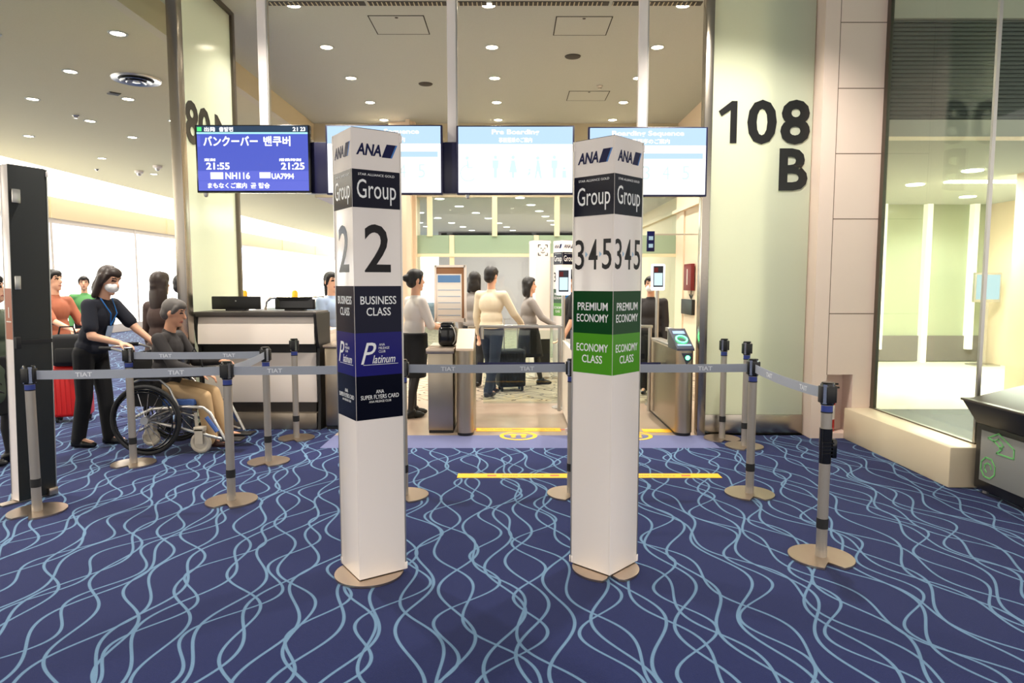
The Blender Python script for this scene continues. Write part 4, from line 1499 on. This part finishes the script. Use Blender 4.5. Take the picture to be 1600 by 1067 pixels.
for (a, b, lab, d) in (((330, 463), (407, 487), 'wide black monitor at the left end of the counter', 0), ((429, 467), (492, 488), 'black monitor with humped back on the counter, right of the wide one', 1)):
    A, B = AT(a[0], a[1], CY + .3), AT(b[0], b[1], CY + .3)
    mm = thing('monitor', lab, 'monitor', ((A.x + B.x) / 2, CY + .3, zc(487)), 0, 'monitors on the counter')
    ww = (B.x - A.x) / 2
    q = MB(); q.box(-ww, ww, 0, .035, .012, A.z - zc(487), .008); q.build('housing', 'black', mm)
    if d:
        q = MB(); q.raw([(-ww * .9, 0, .03), (ww * .9, 0, .03), (ww * .9, 0, .14), (-ww * .9, 0, .14), (-ww * .7, -.03, .03), (ww * .7, -.03, .03), (ww * .7, -.03, .1), (-ww * .7, -.03, .1)], [(0, 1, 2, 3), (7, 6, 5, 4), (0, 4, 5, 1), (1, 5, 6, 2), (2, 6, 7, 3), (3, 7, 4, 0)]); q.build('rear_hump', 'black gloss', mm)
    else:
        q = MB(); q.ell((0, -.002, .1), (.008, .003, .008)); q.build('emblem', 'alu', mm)
    q = MB(); q.box(-.1, .1, -.03, .1, 0, .014, .004); q.build('stand', 'black', mm)
# yellow topped bollards and rail deep in the lounge
for px, lab in ((382, 'yellow topped bollard behind the wide monitor'), (461, 'yellow topped bollard behind the second monitor')):
    p = AT(px, 470, 14.0)
    t = thing('bollard', lab, 'bollard', (p.x, 14.0, 0), 0, 'yellow topped bollards')
    q = MB(); q.cyl((0, 0, .001), (0, 0, 1.05), .06); q.build('post', 'white vinyl', t)
    q = MB(); q.lathe([(.062, 1.05), (.062, 1.3), (.04, 1.34)], (0, 0, 0), 16); q.build('cap', 'tape yellow', t)
p0, p1 = AT(414, 460, 14.5), AT(505, 460, 14.5)
t = thing('hand_rail', 'curved steel hand rail in the bright lounge behind the counter', 'rail', (p0.x, 14.5, 0))
L = p1.x - p0.x
q = MB(); q.tube([(0, 0, .001), (0, 0, .95), (.03, 0, 1.1), (.12, 0, 1.17), (.3, 0, 1.19), (L, 0, 1.2), (L, 0, .001)], .03, 8); q.build('rail', 'steel', t)
q = MB(); q.box(.05, L - .05, -.006, .006, .05, 1.1); q.build('glass_sheet', 'gate glass', t)


# ------------------------------------------------------------------ people
def remesh(m, vox, smooth=4):
    me = bpy.data.meshes.new('tmp')
    bmesh.ops.recalc_face_normals(m.bm, faces=m.bm.faces[:])
    m.bm.to_mesh(me)
    m.bm.free()
    o = bpy.data.objects.new('tmp', me)
    COL.objects.link(o)
    md = o.modifiers.new('r', 'REMESH')
    md.mode = 'VOXEL'
    md.voxel_size = vox
    if smooth:
        sm = o.modifiers.new('s', 'SMOOTH')
        sm.factor = .5
        sm.iterations = smooth
    dg = bpy.context.evaluated_depsgraph_get()
    out = bpy.data.meshes.new_from_object(o.evaluated_get(dg))
    bpy.data.objects.remove(o)
    bpy.data.meshes.remove(me)
    return out


def finish(me, name, mats, parent):
    me.name = name
    me.materials.clear()
    for k in ([mats] if isinstance(mats, str) else mats):
        me.materials.append(MATS[k])
    me.polygons.foreach_set('use_smooth', [True] * len(me.polygons))
    o = bpy.data.objects.new(name, me)
    COL.objects.link(o)
    o.parent = parent
    return o


def basis(f, up):
    f, up = V(f).normalized(), V(up).normalized()
    l = up.cross(f).normalized()
    f = l.cross(up).normalized()
    return Matrix(((f.x, l.x, up.x), (f.y, l.y, up.y), (f.z, l.z, up.z)))


def person(label, x, y, facing, H=1.65, lean=0, legs=((4, 4), (-4, 6)), arms=((0, 6, 12, 0), (0, 6, 12, 0)), head=(0, 0), seat=None,
           skin='skin', hair='short', hair_m='hair black', top='navy polo', sleeve=1.0, bottom='black cloth', lower='trousers', shoes='black', mask=False,
           coat=0, lanyard=False, vox=.011, z0=0.0, slim=1.0, hand_curl=35):
    """facing in degrees: 0 looks along +X.  legs: (thigh forward, knee bend); arms: (forward, outward, elbow bend, inward); first is the left limb"""
    root = thing('person', label, 'person', (x, y, 0), R(facing))
    k = H / 1.7
    d2 = R(lean)
    up = V((math.sin(d2), 0, math.cos(d2)))
    fw = V((math.cos(d2), 0, -math.sin(d2)))
    th, sh, ank = .235 * H, .228 * H, .045 * H
    legpts = []
    for i, (a, b) in enumerate(legs):
        s = 1 if i == 0 else -1
        a1, a2 = R(a), R(a - b)
        hip = V((0, s * .088 * k, 0))
        kn = hip + V((math.sin(a1), 0, -math.cos(a1))) * th
        an = kn + V((math.sin(a2), 0, -math.cos(a2))) * sh
        legpts.append((hip, kn, an))
    if seat is None:
        pz = -min(l[2].z for l in legpts) + ank + z0
    else:
        pz = seat
    P0 = V((0, 0, pz))
    legpts = [tuple(P0 + q for q in l) for l in legpts]
    pel = P0 + up * .03 * k
    waist = P0 + up * .16 * k
    chest = P0 + up * .34 * k
    shc = P0 + up * .475 * k
    neck = P0 + up * .525 * k
    hp = R(lean * .55 + head[1])
    hup = V((math.sin(hp), 0, math.cos(hp)))
    hc = neck + hup * .175 * k
    hf = V((math.cos(hp), 0, -math.sin(hp)))
    hf = Matrix.Rotation(R(head[0]), 3, hup) @ hf
    HB = basis(hf, hup)
    TB = basis(fw, up)
    sw = .185 * k * slim
    armpts = []
    for i, (a, o, e, n) in enumerate(arms):
        s = 1 if i == 0 else -1
        S = shc + V((0, s * sw, 0)) - up * .015
        a1 = R(a)
        u = V((math.sin(a1) * math.cos(R(o)), s * math.sin(R(o)), -math.cos(a1) * math.cos(R(o))))
        E_ = S + u * .285 * k
        a2 = R(a + e)
        f = V((math.sin(a2) * math.cos(R(n)), -s * math.sin(R(n)), -math.cos(a2) * math.cos(R(n))))
        Wr = E_ + f * .245 * k
        armpts.append((S, E_, Wr, f, s))
    hd = lambda a, b, c: hc + HB @ (V((a, b, c)) * k)
    # one continuous body surface
    m = MB()
    m.ell(pel, (.105 * k, .155 * k * slim, .12 * k), TB); m.ell(waist, (.095 * k, .13 * k * slim, .15 * k), TB); m.ell(chest, (.105 * k, .15 * k * slim, .17 * k), TB)
    m.caps(shc + V((0, sw * .8, 0)) - up * .02, shc - V((0, sw * .8, 0)) - up * .02, .055 * k, .055 * k)
    m.caps(shc, hc - hup * .06 * k, .056 * k, .05 * k)
    m.ell(hd(-.008, 0, .022), (.096 * k, .078 * k, .1 * k), HB); m.ell(hd(.022, 0, -.05), (.066 * k, .058 * k, .07 * k), HB)
    m.caps(hd(.084, 0, .012), hd(.106, 0, -.022), .012 * k, .016 * k); m.ell(hd(.085, 0, -.062), (.016 * k, .026 * k, .012 * k), HB); m.ell(hd(.07, 0, -.1), (.025 * k, .025 * k, .022 * k), HB)
    for s in (-1, 1):
        m.ell(hd(-.006, s * .078, -.004), (.022 * k, .012 * k, .034 * k), HB)
        m.ell(hd(.066, s * .03, .046), (.022 * k, .03 * k, .012 * k), HB)
    for (S, E_, Wr, f, s) in armpts:
        m.caps(S, E_, .047 * k, .038 * k); m.caps(E_, Wr, .038 * k, .026 * k)
        side = V((0, -s, 0))
        pal = f.cross(side)
        if pal.length < .1:
            pal = V((1, 0, 0))
        pal.normalize()
        side = pal.cross(f).normalized()             # towards the thumb
        if side.dot(V((.6, 0, .8))) < 0:
            side = -side
        inward = f.cross(side).normalized()
        if inward.y * s > 0:
            inward = -inward
        hb = Matrix(((f.x, side.x, inward.x), (f.y, side.y, inward.y), (f.z, side.z, inward.z)))
        m.ell(Wr + f * .045 * k, (.052 * k, .04 * k, .016 * k), hb)
        for j, (off, ln) in enumerate(((.028, .07), (.01, .08), (-.009, .074), (-.027, .058))):
            b0 = Wr + f * .085 * k + side * off * k
            c1, c2 = R(hand_curl * (.6 + .12 * j)), R(hand_curl * (1.5 + .2 * j))
            b1 = b0 + (f * math.cos(c1) + inward * math.sin(c1)) * ln * .55 * k
            b2 = b1 + (f * math.cos(c2) + inward * math.sin(c2)) * ln * .5 * k
            m.caps(b0, b1, .0095 * k, .009 * k, 8); m.caps(b1, b2, .009 * k, .0075 * k, 8)
        t0 = Wr + f * .025 * k + side * .03 * k
        t1 = t0 + (f * .6 + side * .65 + inward * .4).normalized() * .04 * k
        t2 = t1 + (f * .9 + side * .1 + inward * .5).normalized() * .034 * k
        m.caps(t0, t1, .013 * k, .011 * k, 8); m.caps(t1, t2, .011 * k, .009 * k, 8)
    for (hip, kn, an) in legpts:
        m.caps(hip, kn, .075 * k, .05 * k); m.caps(kn, kn * .6 + an * .4 - V((.012, 0, 0)), .05 * k, .052 * k); m.caps(kn * .6 + an * .4 - V((.012, 0, 0)), an, .05 * k, .034 * k)
        m.caps(an - V((.02, 0, .01)), an + V((.13 * k, 0, -ank * .5)), .034 * k, .024 * k)
    me = remesh(m, vox, 3)
    body = finish(me, 'body', [skin, 'eye', 'lips', 'hair black', 'stocking'], root)
    eyes = [hd(.086, s * .03, .018) for s in (-1, 1)]
    brow = [hd(.088, s * .032, .043) for s in (-1, 1)]
    mouth = hd(.098, 0, -.064)
    stock = lower == 'skirt'
    idx = []
    for p in me.polygons:
        c = p.center
        q = 0
        for e in eyes:
            dlt = HB.transposed() @ (c - e)
            if abs(dlt.y) < .017 * k and abs(dlt.z) < .008 * k and dlt.x > -.03:
                q = 1
        for e in brow:
            dlt = HB.transposed() @ (c - e)
            if abs(dlt.y) < .02 * k and abs(dlt.z) < .005 * k and dlt.x > -.03:
                q = 3
        dlt = HB.transposed() @ (c - mouth)
        if abs(dlt.y) < .024 * k and abs(dlt.z) < .008 * k and dlt.x > -.03:
            q = 2
        if stock and c.z < pz - .1:
            q = 4
        idx.append(q)
    me.polygons.foreach_set('material_index', idx)
    # hair
    m = MB()
    m.ell(hd(-.02, 0, .035), (.098 * k, .086 * k, .1 * k), HB); m.ell(hd(.02, 0, .078), (.075 * k, .075 * k, .05 * k), HB)
    m.ell(hd(-.055, 0, -.02), (.06 * k, .074 * k, .07 * k), HB)
    for s in (-1, 1):
        m.caps(hd(.03, s * .072, .06), hd(.008, s * .082, .0 if hair == 'short' else -.04), .02 * k, .012 * k)
    if hair in ('long', 'bob'):
        dn = -.16 if hair == 'bob' else -.30
        for s in (-1, 1):
            m.caps(hd(-.02, s * .07, .02), hd(-.03, s * .075, dn), .035 * k, .03 * k)
        m.ell(hd(-.065, 0, dn * .5), (.045 * k, .09 * k, abs(dn) * .62 * k), HB)
    if hair == 'bun':
        m.ell(hd(-.125, 0, .02), (.04 * k, .042 * k, .042 * k), HB)
    if hair == 'tail':
        m.caps(hd(-.1, 0, .03), hd(-.12, 0, -.16), .035 * k, .02 * k)
    finish(remesh(m, vox, 3), 'hair', hair_m, root)
    if mask:
        m = MB(); m.ell(hd(.05, 0, -.05), (.062 * k, .066 * k, .052 * k), HB); m.ell(hd(.085, 0, -.03), (.03 * k, .03 * k, .03 * k), HB)
        finish(remesh(m, vox, 3), 'face_mask', 'mask', root)
    # top
    m = MB()
    g = .014
    m.ell(waist, (.105 * k + g, .142 * k * slim + g, .16 * k), TB); m.ell(chest, (.112 * k + g, .158 * k * slim + g, .165 * k), TB); m.ell(pel + up * .03, (.112 * k + g, .158 * k * slim + g, .11 * k), TB)
    m.caps(shc + V((0, sw * .85, 0)) - up * .022, shc - V((0, sw * .85, 0)) - up * .022, .062 * k, .062 * k)
    m.caps(shc - up * .02, shc + up * .035 * k, .07 * k, .06 * k)
    for (S, E_, Wr, f, s) in armpts:
        if sleeve >= 1:
            m.caps(S, E_, .06 * k, .052 * k); q2 = E_ + (Wr - E_) * min(1, sleeve - 1 + .02)
            if sleeve > 1:
                m.caps(E_, q2, .052 * k, .040 * k)
        else:
            m.caps(S, S + (E_ - S) * sleeve, .062 * k, .064 * k)
    if coat:
        for (hip, kn, an) in legpts:
            m.caps(hip, hip + (kn - hip) * coat, .12 * k, .125 * k)
        m.ell(pel - up * .05, (.13 * k, .18 * k, .2 * k), TB)
    finish(remesh(m, vox, 5), 'jacket' if sleeve > 1 else 'shirt', top, root)
    # below the waist
    m = MB()
    if lower == 'trousers':
        m.ell(pel - up * .01, (.113 * k + .008, .16 * k * slim + .008, .115 * k), TB)
        for (hip, kn, an) in legpts:
            m.caps(hip, kn, .092 * k, .07 * k); m.caps(kn, an - V((0, 0, .005)), .07 * k, .06 * k)
        finish(remesh(m, vox, 5), 'trousers', bottom, root)
    else:
        kA, kB = legpts[0][1], legpts[1][1]
        mid = (kA + kB) / 2
        half = abs(kA.x - kB.x) / 2
        rings = []
        for f, ax, ay in ((-.075, .142, .186), (0, .146, .188), (.2, .146, .186), (.5, .128, .172), (.8, .112, .156), (1.02, .104, .147)):
            c0 = pel + (mid - pel) * f if f > 0 else pel + up * (-f)
            gx = ax * k + half * max(0, f) * .85
            rings.append([c0 + V((math.cos(2 * math.pi * j / 24) * gx, math.sin(2 * math.pi * j / 24) * ay * k, 0)) for j in range(24)])
        m.ring_loft(rings)
        finish(remesh(m, vox, 6), 'skirt', bottom, root)
    for (hip, kn, an) in legpts:
        m = MB()
        toe = an + V((.15 * k, 0, -ank + .024))
        heel = an + V((-.035, 0, -ank + .03))
        m.caps(heel, toe, .036 * k, .026 * k); m.caps(heel + V((0, 0, .012)), an + V((.02, 0, -.005)), .038 * k, .042 * k); m.caps(an + V((.06, 0, -ank + .03)), toe - V((.02, 0, 0)), .041 * k, .03 * k)
        m.box(heel.x - .03, heel.x + .03, heel.y - .026, heel.y + .026, an.z - ank + .001, an.z - ank + .03)
        finish(remesh(m, min(vox, .009), 3), 'shoe', shoes, root)
    if lanyard:
        q = MB()
        pf = chest + fw * (.115 * k + g) - up * .09
        q.box(-.004, .004, -.035, .035, -.05, .05, M=Matrix.Translation(pf) @ TB.to_4x4()); q.build('name_card', 'pale blue cloth', root)
        q = MB()
        for s in (-1, 1):
            q.tube([pf + up * .05, chest + fw * (.12 * k + g) + V((0, s * .04, 0)) + up * .08, shc + V((.03, s * .075, 0)) + up * .05], .005, 6)
        q.build('lanyard', 'print blue', root)
    root['hands'] = 0
    del root['hands']
    return root, armpts


# attendant leaning over the wheelchair handles
person('person in dark polo shirt and black trousers bending forward behind the wheelchair', -3.86, 6.22, -6, 1.70, lean=17, legs=((8, 4), (-2, 10)),
       arms=((38, 8, 18, 8), (14, 14, 62, 8)), head=(-4, 12), hair='bob', hair_m='hair brown', top='navy polo', sleeve=.72, mask=True, lanyard=True, vox=.009, slim=.9)
# man in the wheelchair
person('seated person in charcoal jacket and khaki trousers in the wheelchair', -3.14, 6.13, 0, 1.66, lean=6, legs=((80, 62), (78, 70)),
       arms=((30, 6, 62, 10), (34, 10, 40, 6)), head=(8, 14), seat=.56, skin='skin2', hair='short', hair_m='hair grey', top='charcoal', sleeve=1.95, bottom='khaki', shoes='brown leather', vox=.009)
person('standing person with long dark hair and brown coat directly behind the wheelchair', -3.52, 6.86, 70, 1.62, hair='long', hair_m='hair brown', top='brown cloth', sleeve=1.95, coat=.6, vox=.012, slim=.95)
person('standing person with short hair and dark jacket between the wheelchair and the steel post', -3.52, 7.35, 30, 1.60, hair='short', top='charcoal', sleeve=1.95, vox=.012, slim=.95)
person('person in olive green jacket and black skirt cut by the left edge', -4.22, 5.55, 15, 1.58, hair='bob', top='olive', sleeve=1.95, coat=.55, lower='skirt', bottom='black cloth', vox=.011)
person('person in orange brown shirt leaning on a red suitcase in the far left', -5.25, 7.85, -10, 1.66, arms=((25, 8, 40, 0), (38, 8, 30, 0)), top='orange brown cloth', sleeve=1.0, bottom='pink beige cloth', shoes='brown leather', vox=.012)
person('person in a green top standing farthest back in the left lounge', AT(131, 440, 11.5).x, 11.5, -60, 1.62, top='green cloth', sleeve=1.9, vox=.013)
person('person in pale blue blouse behind the counter, mostly hidden by the Group 2 pillar', AT(516, 440, 8.15).x, 8.2, -40, 1.64, hair='tail', top='pale blue cloth', sleeve=1.0, vox=.011, slim=.9,
       arms=((15, 6, 50, 10), (15, 6, 50, 10)))
person('person in white blouse and black skirt standing left of the notice board', AT(649, 640, 7.65).x, 7.6, 35, 1.66, lean=3, lower='skirt', hair='bun', top='white cloth', sleeve=1.0, arms=((18, 8, 70, 20), (18, 8, 60, 20)), legs=((5, 5), (-4, 6)), vox=.011, slim=.88)
person('passenger in cream shirt and dark jeans pulling a black suitcase behind the left gate', AT(768, 600, 9.0).x, 9.0, 60, 1.74, legs=((14, 6), (-10, 14)), top='cream cloth', sleeve=1.9, bottom='denim', arms=((0, 8, 12, 0), (22, 20, 34, 0)), vox=.012)
person('passenger in grey jacket farther back behind the left gate', AT(742, 600, 9.9).x, 9.9, 80, 1.68, hair='bob', top='grey cloth', sleeve=1.9, bottom='black cloth', vox=.012, legs=((10, 6), (-8, 12)))
person('passenger in grey sweater and black skirt walking right between the gates', AT(826, 600, 10.1).x, 9.9, 10, 1.62, legs=((20, 10), (-16, 18)), lower='skirt', top='grey cloth', sleeve=1.9, hair='bob', arms=((-14, 8, 14, 0), (32, 10, 26, 0)), vox=.012, slim=.9)
person('person in black polo shirt with lanyard, partly hidden by the Group 3 4 5 pillar', AT(897, 440, 8.6).x, 8.75, 180, 1.68, top='black cloth', sleeve=.8, arms=((6, 8, 20, 0), (6, 8, 20, 0)), mask=True, lanyard=True, vox=.011)
person('person in dark clothes standing behind the right boarding gate', AT(1022, 440, 8.9).x, 9.1, -110, 1.6, hair='short', top='charcoal', sleeve=1.9, mask=True, vox=.012)

# passport in the attendant's hand, suitcases, bag
t = thing('passport', 'dark red passport held by the attendant', 'passport', AT(190, 541, 6.1), R(-10))
q = MB(); q.box(-.065, .065, -.045, .045, -.008, .0, .002); q.build('cover', 'passport', t)
q = MB(); q.box(-.06, .06, -.042, .042, .0, .006); q.build('pages', 'paper', t)


def suitcase(loc, rz, label, mtl, w, d, h, handle):
    t = thing('suitcase', label, 'suitcase', loc, rz)
    q = MB(); q.box(-w / 2, w / 2, -d / 2, d / 2, .06, .06 + h, .035, seg=3); b = q.build('shell', mtl, t)
    q = MB()
    for kx in range(-3, 4):
        q.box(kx * w / 8 - .006, kx * w / 8 + .006, -d / 2 - .004, d / 2 + .004, .1, .02 + h)
    q.build('rib', mtl, b)
    q = MB(); q.tube([(-w * .25, 0, .06 + h), (-w * .25, 0, .06 + h + handle), (w * .25, 0, .06 + h + handle), (w * .25, 0, .06 + h)], .009, 8); q.build('handle', 'alu', t)
    for sx in (-1, 1):
        for sy in (-1, 1):
            q = MB(); q.cyl((sx * w * .38 - .012, sy * d * .3, .031), (sx * w * .38 + .012, sy * d * .3, .031), .03); q.box(sx * w * .38 - .016, sx * w * .38 + .016, sy * d * .3 - .012, sy * d * .3 + .012, .03, .07); q.build('wheel', 'rubber', t)
    return t


suitcase((AT(798, 585, 9.4).x, 9.45, 0), R(15), 'black suitcase with its handle pulled up between the gates', 'soft black', .38, .25, .52, .42)
suitcase((AT(106, 560, 7.3).x, 7.35, 0), R(20), 'red suitcase behind the attendant', 'red', .36, .24, .55, .3)
t = thing('hand_bag', 'black bag strapped on top of the red suitcase', 'bag', (AT(106, 560, 7.3).x, 7.35, .612), R(20))
q = MB(); q.box(-.15, .15, -.18, -.012, 0, .34, .05, seg=3); q.box(-.1, .1, -.21, -.17, .04, .2, .02); q.build('bag_body', 'soft black', t)
q = MB(); q.tube([(-.08, -.1, .33), (-.06, -.1, .42), (.06, -.1, .42), (.08, -.1, .33)], .01, 6); q.build('handle', 'soft black', t)

# ------------------------------------------------------------------ wheelchair
WX, WY = -3.18, 6.12
t = thing('wheelchair', 'silver wheelchair with blue seat and large black tyres, person seated in it', 'wheelchair', (WX, WY, 0))
for sy in (-1, 1):
    yy = sy * .27
    q = MB(); q.torus((0, yy, .31), (0, 1, 0), .292, .018, 48, 10); wh = q.build('wheel', 'rubber', t)
    q = MB(); q.torus((0, yy, .31), (0, 1, 0), .268, .010, 48, 8); q.torus((0, yy + sy * .035, .31), (0, 1, 0), .25, .007, 48, 8)
    q.build('rim', 'black gloss', wh)
    q = MB(); q.lathe([(.035, -.03), (.035, .03)], (0, 0, 0), 16, M=frame((0, yy, .31), (1, 0, 0), (0, 0, 1))); q.build('hub', 'alu', wh)
    q = MB()
    for k in range(16):
        a = 2 * math.pi * k / 16
        q.cyl((.03 * math.cos(a), yy - .015, .31 + .03 * math.sin(a)), (.265 * math.cos(a + .25), yy, .31 + .265 * math.sin(a + .25)), .0025, seg=5)
    q.build('spokes', 'chrome', wh)
    yf = sy * .2
    q = MB(); q.torus((.44, yf, .095), (0, 1, 0), .072, .022, 28, 8); q.lathe([(.06, -.012), (.06, .012)], (0, 0, 0), 20, M=frame((.44, yf, .095), (1, 0, 0), (0, 0, 1))); q.build('caster', 'caster', t)
    q = MB(); q.box(.40, .47, yf - .035, yf - .028, .09, .22); q.box(.40, .47, yf + .028, yf + .035, .09, .22); q.box(.39, .48, yf - .035, yf + .035, .2, .24, .006); q.cyl((.41, yf, .22), (.40, yf, .36), .014); q.build('caster_fork', 'caster', t)
    q = MB()
    q.tube([(.03, sy * .22, .40), (.35, sy * .22, .42), (.48, sy * .22, .41), (.54, sy * .22, .36), (.66, sy * .21, .12)], .014, 8)
    q.tube([(-.02, sy * .22, .30), (.3, sy * .22, .22), (.63, sy * .21, .13)], .013, 8)
    q.tube([(-.14, sy * .22, .2), (-.16, sy * .22, .6), (-.19, sy * .22, .9), (-.3, sy * .22, .93)], .013, 8)
    q.tube([(-.16, sy * .22, .62), (-.05, sy * .235, .66), (.12, sy * .235, .66), (.2, sy * .235, .58), (.26, sy * .22, .42)], .012, 8)
    q.tube([(-.15, sy * .22, .31), (.03, sy * .22, .40)], .013, 8)
    q.build('side_frame', 'alu', t)
    q = MB(); q.cyl((-.3, sy * .22, .93), (-.4, sy * .22, .93), .018); q.build('push_grip', 'rubber', t)
    q = MB(); q.box(-.12, .2, sy * .235 - .025, sy * .235 + .025, .665, .69, .008); q.build('armrest', 'soft black', t)
    q = MB(); q.box(-.12, .12, sy * .215 - .004, sy * .215 + .004, .42, .62); q.build('side_guard', 'soft black', t)
    q = MB(); q.box(.60, .78, sy * .12 - .075, sy * .12 + .075, .10, .115, .004); q.build('footrest', 'black', t)
    q = MB(); q.tube([(.51, sy * .236, .33), (.6, sy * .232, .2)], .019, 8); q.build('blue_sleeve', 'blue seat', t)
q = MB(); q.box(-.14, .38, -.2, .2, .42, .475, .015, seg=3); q.build('seat', 'blue seat', t)
q = MB(); q.box(-.19, -.165, -.2, .2, .46, .88, .008, M=Matrix.Rotation(R(-3), 4, 'Y')); q.build('backrest', 'soft black', t)
q = MB(); q.tube([(-.02, -.27, .31), (-.02, .27, .31)], .014, 8); q.tube([(-.1, -.2, .2), (.25, .2, .4)], .012, 8); q.tube([(-.1, .2, .2), (.25, -.2, .4)], .012, 8); q.build('cross_brace', 'alu', t)
q = MB(); q.torus((-.05, -.1, .12), (0, 1, 0), .06, .02, 24, 8); q.lathe([(.05, -.01), (.05, .01)], (0, 0, 0), 16, M=frame((-.05, -.1, .12), (1, 0, 0), (0, 0, 1))); q.box(-.09, -.01, -.14, -.06, .15, .3, .01); q.build('anti_tip_wheel', 'caster', t)
t = thing('hand_bag', 'black bag lying on the lap of the seated person', 'bag', (-2.86, 6.13, .665))
q = MB(); q.box(-.17, .15, -.17, .15, 0, .07, .03, seg=3); q.build('bag_body', 'soft black', t)
q = MB(); q.tube([(-.03, -.14, .05), (.02, -.15, .18), (.06, -.14, .26), (.1, -.13, .17), (.13, -.12, .05)], .009, 6); q.build('handle', 'soft black', t)
